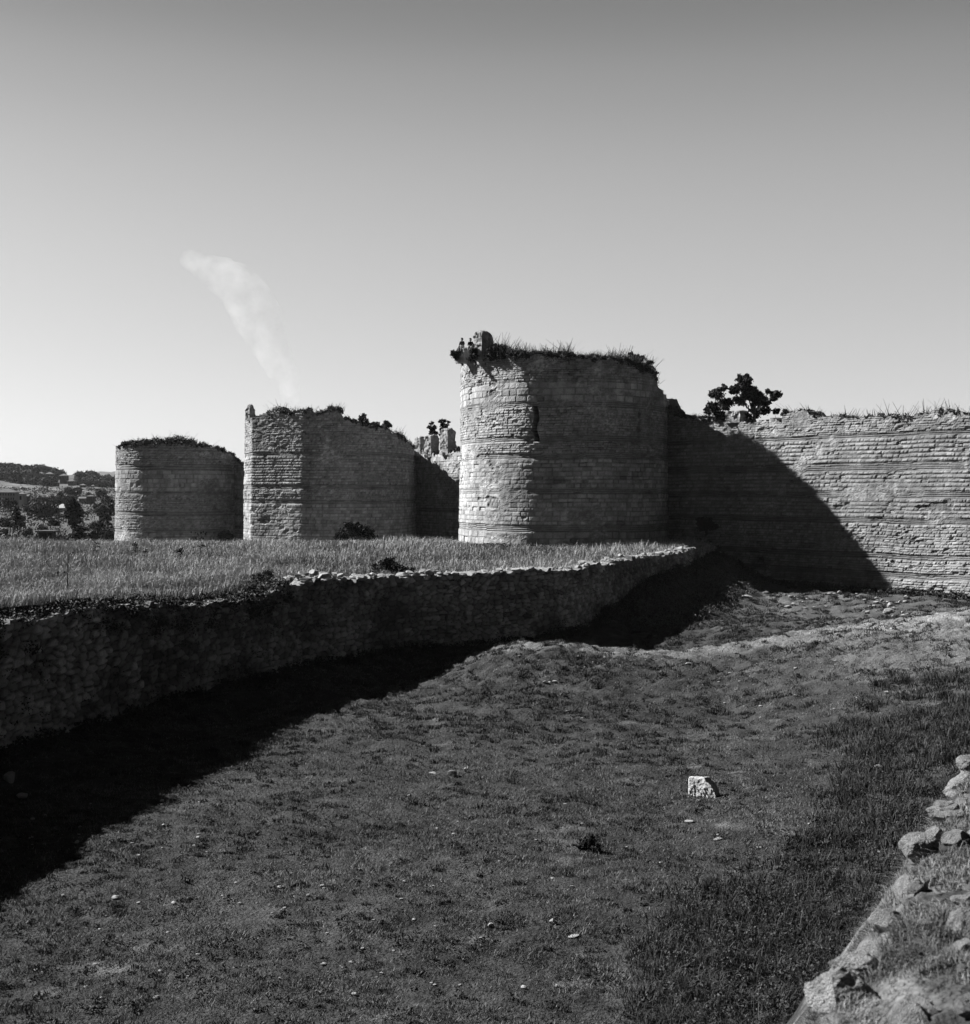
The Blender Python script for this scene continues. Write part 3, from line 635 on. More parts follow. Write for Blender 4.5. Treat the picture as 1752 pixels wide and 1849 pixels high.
# the near bank: short coarse grass
n = 650000; y = 3.4+11*rng.random(n)**1.2; e = np.interp(y, EY, EX); x = e-.55+rng.random(n)**1.3*4.0
k = (x > .2*y) & (rng.random(n) < .26+2.8*fbm(x*1.8, y*1.8, 64)); x, y = x[k], y[k]; n = len(x)
n2_ = fbm(x*1.2, y*1.2, 65)
o = blades('coarse_grass', np.stack([x, y, ground_z(x, y)], 1), rng.uniform(.015, .075, n)*(1+2.0*np.clip(n2_, 0, 1)), .0018+.0004*y, rng.uniform(.3, 1.7, n), np.clip((.22+.5*n2_)*rng.uniform(.3, 1.6, n), .03, .5), seed=7)
tag(o, 'coarse dry grass on the rubble bank close to the camera', 'grass', kind='stuff')

n = 260000; y = -3+22*rng.random(n); e = np.interp(y, EY, EX); x = e+rng.random(n)*13
k = (x > .375*y+.3) & (np.hypot(x, y) > 1.6) & (rng.random(n) < .4+2.0*fbm(x*1.5, y*1.5, 64)); x, y = x[k], y[k]; n = len(x)
o = blades('coarse_grass', np.stack([x, y, ground_z(x, y)], 1), rng.uniform(.03, .12, n), np.full(n, .012), rng.uniform(.3, 1.5, n), .2*rng.uniform(.3, 1.6, n), seed=8, two=False)
tag(o, 'sparser grass on the bank top beside and behind the camera', 'grass', kind='stuff')

# ------------------------------------------------------------------ stones
def ground_hit(p, q):
    dx = (p-CX)/F; dz = -(q-HY)/F; Y = np.geomspace(2.5, 240, 3000); zz = ground_z(dx*Y, Y)
    i = np.argmax(dz*Y < zz); return Vector((dx*Y[i], Y[i], float(zz[i])))
def place(me, name, p, q, wpx, seed, label, cat='stone', group=None, sink=.25, rz=None, asp=(1, .8, .6)):
    h_ = ground_hit(p, q); w = wpx/F*h_.y/2
    o = bpy.data.objects.new(name, me); COL.objects.link(o); o.scale = (w*asp[0], w*asp[1], w*asp[2])
    rr = random.Random(seed); o.rotation_euler = (rr.uniform(-.12, .12), rr.uniform(-.12, .12), rr.uniform(-.5, .5) if rz is None else rz)
    o.location = h_+Vector((0, w*.4, w*asp[2]*(1-sink)))
    return tag(o, label, cat, group)
ROCKS = [rock_mesh('stone', 40+i, mat=M_ROCK, boxy=.3+.1*i) for i in range(6)]
ROCKS_D = [rock_mesh('stone', 60+i, mat=M_ROCKD) for i in range(3)]
# carved block
def carved_block():
    hit = ground_hit(1266, 1437); Yb = hit.y; m = Yb/F
    out = [(1243.5, 1433), (1244, 1403), (1248, 1399.5), (1260, 1400.5), (1265, 1397), (1269, 1398), (1271, 1403), (1279, 1410), (1284, 1420), (1287, 1430), (1291, 1440)]
    nx, nz = 90, 64; V = []; Fq = []; x0, x1 = 1243.5, 1291; tn = []
    top = lambda p: np.interp(p, [1243.5, 1245, 1248, 1260, 1265, 1269, 1271, 1279, 1284, 1287, 1291], [1406, 1401, 1399.5, 1400.5, 1397, 1398, 1403, 1410, 1420, 1429, 1439])
    base = lambda p: 1434+(p-1243.5)/47.5*7
    for i in range(nx+1):
        p = x0+(x1-x0)*i/nx; t_, b_ = top(p), base(p)
        for j in range(nz+1):
            q = b_+(t_-b_)*j/nz; X = (p-1243.5)*m; Z = (1438-q)*m
            f = 1-(q-1399)/40
            g = float(fbm(np.array([X*26+Z*12]), np.array([Z*13-X*3]), 5)[0]); g2 = float(fbm(np.array([X*9]), np.array([Z*9]), 6)[0])
            carve = (1-float(ss(.50, .62, f+.18*g2)))*max(0, min(1, (g+.03)*14))
            edge = min(i, nx-i, j, nz-j)/4.0
            V.append((X, -.03*g2*2+.035*carve+.03*max(0, 1-edge)**2-X*.8, Z)); tn.append(.62-.25*carve)
    nf = len(V); dep = Vector((.30, .40, 0))
    for k in range(nf):
        a = V[k]; g3 = float(fbm(np.array([a[0]*8]), np.array([a[2]*8]), 9)[0]); V.append((a[0]*.86+dep.x, dep.y-a[0]*.7+.06*g3, a[2]*.88)); tn.append(.42)
    Fq = grid_faces(nx+1, nz+1).tolist(); Fq = [f[::-1] for f in Fq]+[[a+nf for a in f] for f in Fq]
    ring = [i*(nz+1) for i in range(nx)]+[nx*(nz+1)+j for j in range(nz)]+[i*(nz+1)+nz for i in range(nx, 0, -1)]+[j for j in range(nz, 0, -1)]
    # three bands between the front outline and the back outline so the sides are rough
    prev = ring; B = 7
    for b in range(1, B+1):
        if b == B: cur = [r+nf for r in ring]
        else:
            cur = []
            for r in ring:
                a, c = Vector(V[r]), Vector(V[r+nf]); p_ = a.lerp(c, b/B); q3 = .05*float(fbm(np.array([p_.x*7+p_.y*5]), np.array([p_.z*7+p_.y*4]), 12)[0]); cur.append(len(V)); V.append((p_.x+q3, p_.y, p_.z+q3)); tn.append(.42)
        for i in range(len(ring)): Fq.append((prev[i], prev[(i+1) % len(ring)], cur[(i+1) % len(ring)], cur[i]))
        prev = cur
    o = link_mesh('carved_stone', V, Fq, None, tn, M_STONE); o.location = ((1243.5-CX)*m, Yb, hit.z-.05)
    tag(o, 'large pale squared stone with a chiselled front, alone on the turf', 'stone block')
carved_block()
for i, (p, q, w, lab, asp) in enumerate([
    (782, 1399, 17, 'flat white stone left of the hollowed block in the turf', (1, .7, .25)),
    (840, 1394, 8, 'left one of two small upright white stones beside the hollowed block', (.7, .5, 1.2)),
    (845, 1391, 7, 'right one of two small upright white stones beside the hollowed block', (.5, .5, 1.1)),
    (1244, 1486, 21, 'flat pale stone just below the carved block', (1, .6, .22)),
    (1298, 1518, 22, 'flat white pointed stone lying alone below the carved block', (1, .6, .24)),
    (886, 1676, 13, 'small half-shaded stone, left of a pair near the bottom middle', (1, .8, .7)),
    (998, 1671, 14, 'small cube-like pale stone, right of a pair near the bottom middle', (1, .9, .8)),
    (1038, 1693, 28, 'flat pale worn slab in the turf below the cube-like stone', (1, .6, .10)),
    (946, 1787, 12, 'small white stone at the bottom middle, the left one', (1, .8, .6)),
    (1005, 1784, 8, 'small white stone at the bottom middle, the right one', (.8, .8, .9)),
    (1587, 1390, 26, 'white broken stones in the dark weeds at the right', (1, .7, .35)),
    (1501, 1497, 9, 'small bright stone at the edge of the dark weeds', (.7, .7, 1)),
    (1350, 1080, 22, 'bright flat stone at the foot of the curtain wall by the shadow', (1, .8, .3)),
    (16, 1415, 24, 'pale boulder in the wall shadow at the left edge', (1, .8, 1)),
    (38, 1443, 22, 'low boulder in the wall shadow near the left edge', (1, .8, .5)),
    (1604, 1108, 20, 'largest white lump of the rubble under the curtain wall', (1, .8, .5))]):
    place(ROCKS[i % 6], 'stone', p, q, w, i, lab, asp=asp)
place(ROCKS_D[0], 'hollowed_block', 818, 1404, 21, 3, 'squarish grey block with a pale upper edge between small white stones', asp=(1, .6, .7))
rr = random.Random(5)
def many(n, box, wr, label, group, name='stone', asp=(1, .8, .45)):
    for i in range(n):
        p = rr.uniform(box[0], box[2]); q = rr.uniform(box[1], box[3])
        h_ = ground_hit(p, q)
        if inpoly(np.array([h_.x]), np.array([h_.y]), BERM_POLY)[0]: continue
        w = rr.uniform(*wr)*(1 if rr.random() < .85 else 1.7)
        place(ROCKS[rr.randrange(6)], name, p, q, w, i, label, group=group, asp=(asp[0], asp[1], asp[2]*rr.uniform(.5, 1.3)))
many(70, (60, 1560, 900, 1810), (3, 9), 'small pale stone scattered in the near left turf', 'stones strewn over the near turf')
many(50, (700, 1430, 1450, 1640), (3, 7), 'small pale stone scattered in the middle turf', 'stones strewn over the middle turf')
many(26, (1560, 1082, 1640, 1118), (4, 11), 'white rubble lump heaped under the curtain wall', 'white rubble under the curtain wall', asp=(1, .8, .7))
many(22, (1340, 1072, 1560, 1100), (3, 10), 'pale stone along the sunlit foot of the curtain wall', 'stones along the foot of the curtain wall')
many(60, (930, 1180, 1735, 1300), (3, 8), 'small pale stone among the tussocks of the ridge', 'stones among the ridge tussocks')
many(26, (20, 1440, 420, 1560), (4, 9), 'dim stone lying in the shadow of the retaining wall', 'stones in the wall shadow')
many(16, (1420, 1480, 1600, 1640), (3, 9), 'pale stone half hidden in the dark weeds', 'stones in the dark weeds')
# loose coping stones on the rim of the retaining wall
ids = [i for i in range(len(POv)) if POv[i, 1] > 57 and 505 < px(POv[i, 0], POv[i, 1]) < 1250]
for i in range(150):
    j = ids[rr.randrange(len(ids))] if i > 60 else rr.choice([q for q in ids[::3] if 515 < px(POv[q, 0], POv[q, 1]) < 830])
    o = bpy.data.objects.new('coping_stone', ROCKS[rr.randrange(6)]); COL.objects.link(o)
    s_ = rr.uniform(.14, .30); of = rr.uniform(.0, .8); near = 520 < px(POv[j, 0], POv[j, 1]) < 640
    o.scale = (s_*1.3, s_*.9, s_*.6); o.rotation_euler = (rr.uniform(-.2, .2), rr.uniform(-.2, .2), rr.uniform(0, 3))
    o.location = (POv[j, 0]-no_[j, 0]*of, POv[j, 1]-no_[j, 1]*of, zto[j]+s_*.25+(rr.uniform(0, .3) if near else 0))
    tag(o, 'pale sunlit loose stone along the rim of the retaining wall', 'stone', 'loose stones on the retaining wall rim')
# rocks of the near bank
def bank_Y(p): return float(np.interp((p-CX)/F, [.244, .279, .318, .335, .357, .372], [5.2, 5.8, 7.2, 8.3, 9.6, 11.2]))
near = [(1468, 1815, -.35, .18, 'long pale rock at the very bottom of the near bank'), (1500, 1790, -.1, .13, 'pale rock leaning above the lowest rock of the near bank'),
        (1622, 1600, 0, .12, 'rounded rock on the left lip of the near bank'), (1650, 1568, .1, .11, 'pale rock on the lip of the near bank above the rounded one'), (1674, 1550, 0, .09, 'small pale rock on the near bank lip'),
        (1692, 1620, -1.6, .09, 'upright pale rock in the middle of the near bank'), (1612, 1650, -.5, .05, 'little pale stone low on the near bank'),
        (1716, 1478, .2, .17, 'big bright rock at the right edge on the near bank'), (1670, 1520, .1, .10, 'grey rock just below the big bright rock'), (1729, 1408, .1, .13, 'topmost bright rock of the near bank at the right edge'), (1727, 1538, -.8, .08, 'small white stone at the right edge of the near bank')]
for i, (p, q, dY, s_, lab) in enumerate(near):
    dx = (p-CX)/F; Yn = bank_Y(p)+dY+.15; X = dx*Yn+.08
    o = bpy.data.objects.new('rock', rock_mesh('rock', 80+i, mat=M_ROCKN, sub=5, amp=.42, boxy=.15)); COL.objects.link(o)
    o.location = (X+.05, Yn, gz(X+.1, Yn)+s_*.12); o.scale = (s_*1.2, s_, s_*.75); o.rotation_euler = (rr.uniform(-.4, .4), rr.uniform(-.4, .4), rr.uniform(0, 3)); tag(o, lab, 'rock')
NB = [rock_mesh('rubble_stone', 120+i, mat=M_ROCKN, sub=3, amp=.6, boxy=.2) for i in range(5)]
for i in range(290):
    Yn = 4.6+7*rr.random()**1.2; e_ = float(np.interp(Yn, EY, EX)); X = e_+.08+(rr.random()**1.8)*3.0
    s_ = rr.choice([.02, .03, .04, .055, .08])*rr.uniform(.7, 1.4)
    o = bpy.data.objects.new('rubble_stone', NB[i % 5]); COL.objects.link(o); o.location = (X, Yn, gz(X, Yn)+s_*.1); o.scale = (s_*1.2, s_, s_*.7); o.rotation_euler = (rr.uniform(-.5, .5), rr.uniform(-.5, .5), rr.uniform(0, 3))
    tag(o, 'small broken stone bedded in the grassy near bank', 'stone', 'broken stones of the near bank')

# ------------------------------------------------------------------ trees and bushes that can be told apart
def wtop(p, q, Y): return at(p, q, Y)
plant('fig_tree', wtop(1300, 766, 117), pxclumps([(1295, 712, 12), (1285, 735, 11), (1308, 730, 12), (1300, 750, 11), (1277, 744, 6), (1287, 708, 6), (1308, 700, 6), (1318, 727, 4)], 117), 330, .11, 'smaller dark round tree on the curtain wall top, at the left of the broken merlon', 'tree', 1, .035)
plant('fig_tree', wtop(1362, 772, 115), pxclumps([(1345, 692, 13), (1336, 683, 7), (1329, 703, 9), (1349, 680, 6), (1353, 711, 14), (1366, 720, 13), (1338, 722, 11), (1380, 727, 11), (1397, 715, 9), (1404, 711, 7), (1388, 708, 6), (1385, 742, 8), (1403, 741, 6), (1366, 746, 9), (1321, 706, 5), (1352, 752, 6)], 115), 330, .11, 'larger dark spreading tree growing out of the notch in the curtain wall top', 'tree', 2, .033, trunk_r=.2)
plant('bush', wtop(1421, 752, 112.6), pxclumps([(1421, 744, 6), (1416, 748, 5)], 112.6), 300, .09, 'small dark bush on the curtain wall top right of the larger tree', 'bush', 3, .04)
plant('small_tree', wtop(780, 792, 166), pxclumps([(780, 764, 3.6), (777, 771, 4.2), (785, 772, 4.2), (778, 780, 3.8), (786, 781, 4), (782, 776, 4), (779, 787, 3)], 166, .3), 300, .12, 'narrow dark sapling rising over the middle merlon', 'tree', 4, .02)
plant('small_tree', wtop(802, 792, 166), pxclumps([(795, 761, 3), (801, 760, 3.8), (807, 769, 3.4), (799, 768, 4.4), (798, 777, 4.2), (806, 776, 4), (810, 762, 2.6), (802, 772, 4), (797, 785, 3)], 166, .3), 300, .12, 'forked dark sapling between the middle and the right merlon', 'tree', 5, .02)
plant('bush', wtop(836, 655, 119.6), pxclumps([(824, 641, 8), (832, 634, 6), (836, 645, 8), (829, 650, 6), (819, 637, 5), (828, 643, 8)], 119.2, .4), 420, .09, 'dark bush overhanging the left edge of the tallest tower', 'bush', 6, .03)
plant('bush', wtop(858, 655, 118), pxclumps([(857, 642, 9), (854, 634, 6), (862, 636, 7), (850, 649, 6), (866, 645, 7), (858, 640, 8)], 117, .4), 420, .09, 'dark bush on the tallest tower between the seated people and the parapet stub', 'bush', 7, .03)
plant('bush', wtop(890, 655, 116.5), pxclumps([(890, 634, 9), (900, 628, 8), (887, 645, 8), (912, 630, 7)], 115.8, .4), 420, .09, 'dark bush on the tallest tower just right of the parapet stub', 'bush', 8, .03)
plant('bush', wtop(1180, 690, 120), pxclumps([(1170, 656, 7), (1177, 666, 6), (1158, 648, 7), (1178, 680, 6), (1148, 645, 6), (1140, 640, 5), (1184, 672, 4)], 120, .4), 400, .09, 'dark bush at the right shoulder of the tallest tower', 'bush', 9, .03)
plant('bush', wtop(656, 775, 152), pxclumps([(656, 752, 6), (652, 760, 6), (662, 763, 6), (640, 763, 6)], 152, .4), 300, .12, 'tallest of the bushes on the polygonal tower', 'bush', 10, .028)
plant('bush', wtop(680, 777, 152.6), pxclumps([(679, 765, 5), (672, 768, 5)], 152.6, .4), 300, .12, 'smallest bush on the polygonal tower, between two larger ones', 'bush', 11, .028)
plant('bush', wtop(697, 780, 153.4), pxclumps([(697, 766, 6), (703, 769, 4), (691, 771, 5)], 153.4, .4), 300, .12, 'rightmost bush on the polygonal tower top', 'bush', 12, .028)
plant('bush', wtop(641, 985, 145), pxclumps([(640, 958, 15), (622, 965, 11), (660, 962, 13), (672, 972, 9), (610, 972, 8)], 145), 260, .14, 'big round dark bush at the foot of the polygonal tower', 'bush', 13, .022)
def gb(p, q, cl, dens, leaf, lab, seed, tone=.04, depth=.4, kind='bush', cat='bush', tr=.03):
    h_ = ground_hit(p, q); return plant(kind, h_, pxclumps(cl, h_.y, depth), dens, leaf, lab, cat, seed, tone, trunk_r=tr)
gb(705, 1040, [(700, 1022, 14), (680, 1030, 12), (722, 1030, 13), (745, 1034, 9), (695, 1014, 8)], 420, .07, 'dark bush in the tall grass just behind the retaining wall', 14, .05)
gb(485, 1060, [(480, 1045, 14), (462, 1050, 12), (500, 1052, 12)], 300, .07, 'loose bush in the tall grass left of the first coping stones', 15, .07)
gb(1066, 1532, [(1062, 1522, 13), (1078, 1529, 11), (1052, 1526, 9), (1068, 1514, 7)], 900, .035, 'small dark bush alone on the turf left of the carved block', 16, .03, .15)
for i, (p, q, r_, Yb, lab) in enumerate([(1276, 945, 12, 116, 'dark bush rooted in the foot of the curtain wall near the tallest tower'), (1262, 985, 11, 114, 'dark bush at the corner where the retaining wall meets the curtain wall'), (408, 965, 9, 196, 'pale wispy bush at the right foot of the farthest tower')]):
    plant('bush', at(p, q+r_*1.4, Yb), pxclumps([(p, q, r_), (p-r_*.7, q+r_*.5, r_*.8), (p+r_*.7, q+r_*.5, r_*.8)], Yb, .4), 260, .12, lab, 'bush', 20+i, .03 if i < 2 else .08)
gb(500, 985, [(500, 975, 12), (480, 978, 10), (525, 977, 10)], 260, .1, 'low dark weeds bush before the polygonal tower corner', 24, .05)
# dark dead weeds standing in the tall grass
for i, (p, q, h_) in enumerate([(173, 1000, 18), (245, 998, 15), (325, 1008, 16), (363, 1000, 30), (122, 1060, 46), (263, 1006, 12)]):
    b = ground_hit(p, q+8); Yb = b.y; H = h_/F*Yb*1.6
    root = empty('dead_weed', b, label=['dark dead weed with crosswise leaves, leftmost by the farthest tower', 'short dark weed at the left foot of the farthest tower', 'thin dark weed before the middle of the farthest tower', 'tallest dark dead weed before the farthest tower', 'lone thin stalk standing in the grass at the far left', 'low dark weed before the left part of the farthest tower'][i], cat='weed')
    r2 = np.random.default_rng(i); st = limb_mesh('stalk', [crooked(b, b+Vector((0, 0, H)), .035, .02, r2, k=.03)]); adopt(st, root)
    nl = 60 if i != 4 else 12; pts = np.array(b)[None]+np.stack([r2.normal(size=nl)*H*.13, r2.normal(size=nl)*H*.13, r2.choice([.45, .75, .95], nl)*H+r2.normal(size=nl)*.06], 1)
    V, Fq, T = leaf_arrays(pts, np.full(nl, .10), np.full(nl, .02), r2); lf = link_mesh('leaves', V, Fq, None, T, M_LEAF); adopt(lf, root)

# ------------------------------------------------------------------ valley and hills at the left
lt = ground_hit
b = at(133, 978, 222)
plant('slender_tree', b, pxclumps([(131, 906, 6), (132, 918, 10), (129, 928, 10), (136, 928, 9), (131, 940, 8), (135, 950, 5)], 222, .6), 130, .22, 'dark oval tree on a bare trunk left of the farthest tower', 'tree', 30, .022, trunk_r=.35)
plant('slender_tree', at(143, 960, 226), pxclumps([(143, 929, 2.6), (143.5, 936, 3), (143, 942, 2.6)], 226, .3), 160, .2, 'very small slim tree close beside the dark oval tree', 'tree', 31, .022)
plant('bush', at(142, 985, 218), pxclumps([(142, 958, 9), (138, 968, 9), (150, 966, 6)], 218), 120, .22, 'dark bush below the dark oval tree', 'bush', 32, .028)
plant('cypress', at(30, 962, 300), pxclumps([(27, 908, 3), (28, 918, 4.5), (29, 928, 6.5), (31, 938, 8.5), (32, 948, 10)], 300, .3), 90, .32, 'dark pointed cypress at the far left below the pale house', 'tree', 33, .022, trunk_r=.3)
for i, (p, q, r_, Yb, lab) in enumerate([(60, 978, 10, 216, 'rounded bush left of the dark shed'), (105, 975, 9, 214, 'bush right of the dark shed'), (172, 965, 9, 215, 'bush half way between the oval tree and the farthest tower'), (195, 968, 12, 212, 'dark bush touching the left side of the farthest tower'), (122, 982, 10, 212, 'low bush at the foot of the oval tree'), (30, 985, 9, 210, 'low bush at the left edge on the terrace rim'),
                                         (95, 905, 9, 520, 'round tree on the slope above the white roof'), (14, 948, 8, 310, 'bush left of the cypress'), (175, 918, 7, 430, 'bush under the house group right of the oval tree'), (80, 935, 9, 360, 'loose bush in the valley right of the cypress'), (190, 935, 8, 330, 'bush in the valley near the farthest tower'), (58, 928, 7, 400, 'bush on the valley terrace right of the cypress tip')]):
    plant('bush', at(p, q+r_, Yb), pxclumps([(p, q, r_*.8), (p-r_*.7, q+r_*.3, r_*.6), (p+r_*.7, q+r_*.25, r_*.6), (p+r_*.1, q-r_*.4, r_*.5)], Yb, 1), 110 if Yb < 250 else 60, .0011*Yb, lab, 'bush', 40+i, .035)
# grove trees on the hill: four kinds, copied
protos = []
for k in range(4):
    cl = [(rr.uniform(-3.4, 3.4), rr.uniform(-2.6, 2.6), rr.uniform(1.6, 4.6), 2.5, 2.5, 2.2) for _ in range(6)]
    protos.append(plant('hill_tree', (0, 0, 0), cl, 9, .6, 'dark round tree in the grove along the hill crest', 'tree', 60+k, .05, group='grove trees along the hill crest', trunk_r=.4))
def copy_thing(root, loc, rz, sc, label=None, group=None):
    c = root.copy(); COL.objects.link(c); c.location = loc; c.rotation_euler = (0, 0, rz); c.scale = (sc, sc, sc)
    if label: c['label'] = label
    if group: c['group'] = group
    for ch in list(root.children):
        d = ch.copy(); COL.objects.link(d); d.parent = c
    return c
def hpos(p, Y): X = (p-CX)/F*Y; return (X, Y, gz(X, Y)-.3)
spots = []
for i in range(95):
    t_ = rr.random(); p = 4+t_*214; spots.append((p, rr.uniform(860, 1040)-t_*60, 'c'))
for i in range(20):
    spots.append((rr.uniform(4, 215), rr.uniform(380, 640), 'v'))
for i in range(13):
    spots.append((rr.uniform(4, 210), rr.uniform(235, 360), 'n'))
used = [False]*4
for p, Y, kd in spots:
    k = rr.randrange(4); l = {'c': ('dark round tree in the grove along the hill crest', 'grove trees along the hill crest'), 'v': ('small dark tree scattered over the far valley slope', 'trees scattered on the valley slope'), 'n': ('low dark bush on the near valley terraces', 'bushes on the valley terraces')}[kd]
    sc = {'c': rr.uniform(.5, 1.15), 'v': rr.uniform(.35, .75), 'n': rr.uniform(.2, .4)}[kd]
    if not used[k]:
        used[k] = True; r_ = protos[k]; r_.location = hpos(p, Y); r_.scale = (sc,)*3; r_['label'], r_['group'] = l
    else: copy_thing(protos[k], hpos(p, Y), rr.uniform(0, 6), sc, *l)
def house(name, p, qb, Y, wpx, hpx, dep, label, wall=M_PLASTER, roof=M_ROOF, rh=.3, cols=4, rows=2, hip=True, rz=.15):
    w = wpx/F*Y; h = hpx/F*Y; root = empty(name, (0, 0, 0), label=label, cat='house'); 
    bm = bmesh.new(); bmesh.ops.create_cube(bm, size=1)
    for v_ in bm.verts: v_.co = (v_.co.x*w, v_.co.y*dep, (v_.co.z+.5)*h if v_.co.z > 0 else -3)
    me = bpy.data.meshes.new('wall'); bm.to_mesh(me); bm.free(); me.materials.append(wall); o = bpy.data.objects.new('wall', me); COL.objects.link(o); o.parent = root
    e = .5; r_ = rh*min(w, dep); i_ = (w/2-min(w, dep)/2*.8) if hip else w/2+e
    V = [(-w/2-e, -dep/2-e, h+.02), (w/2+e, -dep/2-e, h+.02), (w/2+e, dep/2+e, h+.02), (-w/2-e, dep/2+e, h+.02), (-max(i_, .3), 0, h+r_), (max(i_, .3), 0, h+r_)]
    V += [(a, b_, c-.25) for a, b_, c in V[:4]]
    me = bpy.data.meshes.new('roof'); me.from_pydata(V, [], [(0, 1, 5, 4), (1, 2, 5), (2, 3, 4, 5), (3, 0, 4), (6, 7, 1, 0), (7, 8, 2, 1), (8, 9, 3, 2), (9, 6, 0, 3), (6, 9, 8, 7)]); me.materials.append(roof)
    o = bpy.data.objects.new('roof', me); COL.objects.link(o); o.parent = root
    for r in range(rows):
        for c in range(cols):
            ww, wh = w/cols*.36, h/rows*.5; X = -w/2+w/cols*(c+.5); Z = h/rows*(r+.5)
            bm = bmesh.new(); bmesh.ops.create_cube(bm, size=1)
            for v_ in bm.verts: v_.co = (v_.co.x*ww+X, v_.co.y*.2-dep/2, v_.co.z*wh+Z)
            me = bpy.data.meshes.new('window'); bm.to_mesh(me); bm.free(); me.materials.append(M_GLASS); o = bpy.data.objects.new('window', me); COL.objects.link(o); o.parent = root
    root.location = ((p-CX)/F*Y, Y, -(qb-HY)/F*Y); root.rotation_euler.z = rz
    return root
house('apartment_house', 12, 912, 480, 36, 23, 7, 'tall pale house with rows of windows cut by the left edge', rh=.2, cols=8, rows=3)
house('hill_house', 34, 868, 1000, 13, 17, 10, 'dark tall house standing alone on the hill crest', wall=M_PLASTERD, rh=.1, cols=3, rows=3)
house('small_house', 46, 905, 500, 12, 9, 6, 'small house with a pitched roof right of the tall pale house', wall=M_PLASTERD, cols=2, rows=1, hip=False)
house('small_house', 40, 906, 492, 10, 14, 6, 'pale gable wall beside the tall pale house', wall=M_PLASTER, cols=1, rows=1)
house('barn', 113, 921, 430, 13, 4, 5, 'low building with a bright white roof in the valley', wall=M_PLASTER, roof=M_ROOFL, rh=.55, cols=1, rows=1)
house('village_house', 164, 905, 520, 11, 9, 7, 'dark house with a chimney on the slope right of the oval tree', wall=M_PLASTERD, cols=3, rows=2, rh=.15)
house('village_house', 150, 906, 530, 10, 6, 6, 'lower dark house left of the house with a chimney', wall=M_PLASTERD, cols=2, rows=1, hip=False)
house('shed', 86, 975, 216, 22, 17, 2.4, 'dark flat-roofed shed on the terrace edge', wall=make_mat('tarred_boards', .03, tone=False, n=((2, .3),), bump=None), roof=M_PLASTERD, rh=.05, cols=1, rows=1, rz=0)
for i, (p, q, Y, w, h) in enumerate([(60, 862, 930, 12, 6), (75, 860, 920, 8, 5), (90, 863, 900, 12, 7), (116, 866, 890, 12, 7), (70, 872, 860, 9, 4), (100, 876, 850, 10, 4), (130, 874, 860, 10, 5), (150, 880, 830, 8, 4)]):
    house('village_house', p, q, Y, w, h, 9, ['house at the left end of the hilltop village', 'second house from the left in the hilltop village', 'house in the middle of the hilltop village skyline', 'rightmost house on the hilltop village skyline', 'lower house at the left of the hilltop grove', 'house below the middle of the hilltop grove', 'house low on the right shoulder of the hill', 'lowest small house at the right of the hilltop grove'][i], wall=M_PLASTERD, cols=3, rows=1, rh=.3)
for i, (p, q0, q1, Y) in enumerate([(17, 953, 962, 215), (22, 953, 962, 215), (121.5, 937, 946, 214)]):
    a = at(p, q1+3, Y); c = at(p, q0, Y); o = limb_mesh('post', [[(a, .10), (a.lerp(c, .5), .09), (c, .08), (c+Vector((0, 0, .03)), .02)]], M_ROOFL)
    tag(o, ['left one of two short white posts at the far left', 'right one of two short white posts at the far left', 'white leaning post left of the oval tree trunk'][i], 'post')

# ------------------------------------------------------------------ people seated on the tallest tower
def skin_obj(name, V, E, R, mat, parent, root_i=0, sub=2):
    me = bpy.data.meshes.new(name+'_src'); me.from_pydata([tuple(v) for v in V], E, []); o = bpy.data.objects.new(name, me); COL.objects.link(o)
    m = o.modifiers.new('s', 'SKIN'); m.use_smooth_shade = True
    for i, r_ in enumerate(R): me.skin_vertices[0].data[i].radius = (r_, r_) if not isinstance(r_, tuple) else r_
    me.skin_vertices[0].data[root_i].use_root = True
    s2 = o.modifiers.new('u', 'SUBSURF'); s2.levels = s2.render_levels = sub
    bpy.context.view_layer.update(); dg = bpy.context.evaluated_depsgraph_get(); nm = bpy.data.meshes.new_from_object(o.evaluated_get(dg)); o.modifiers.clear(); o.data = nm
    nm.name = name; nm.materials.clear(); nm.materials.append(mat); bpy.data.meshes.remove(me); o.parent = parent
    return o
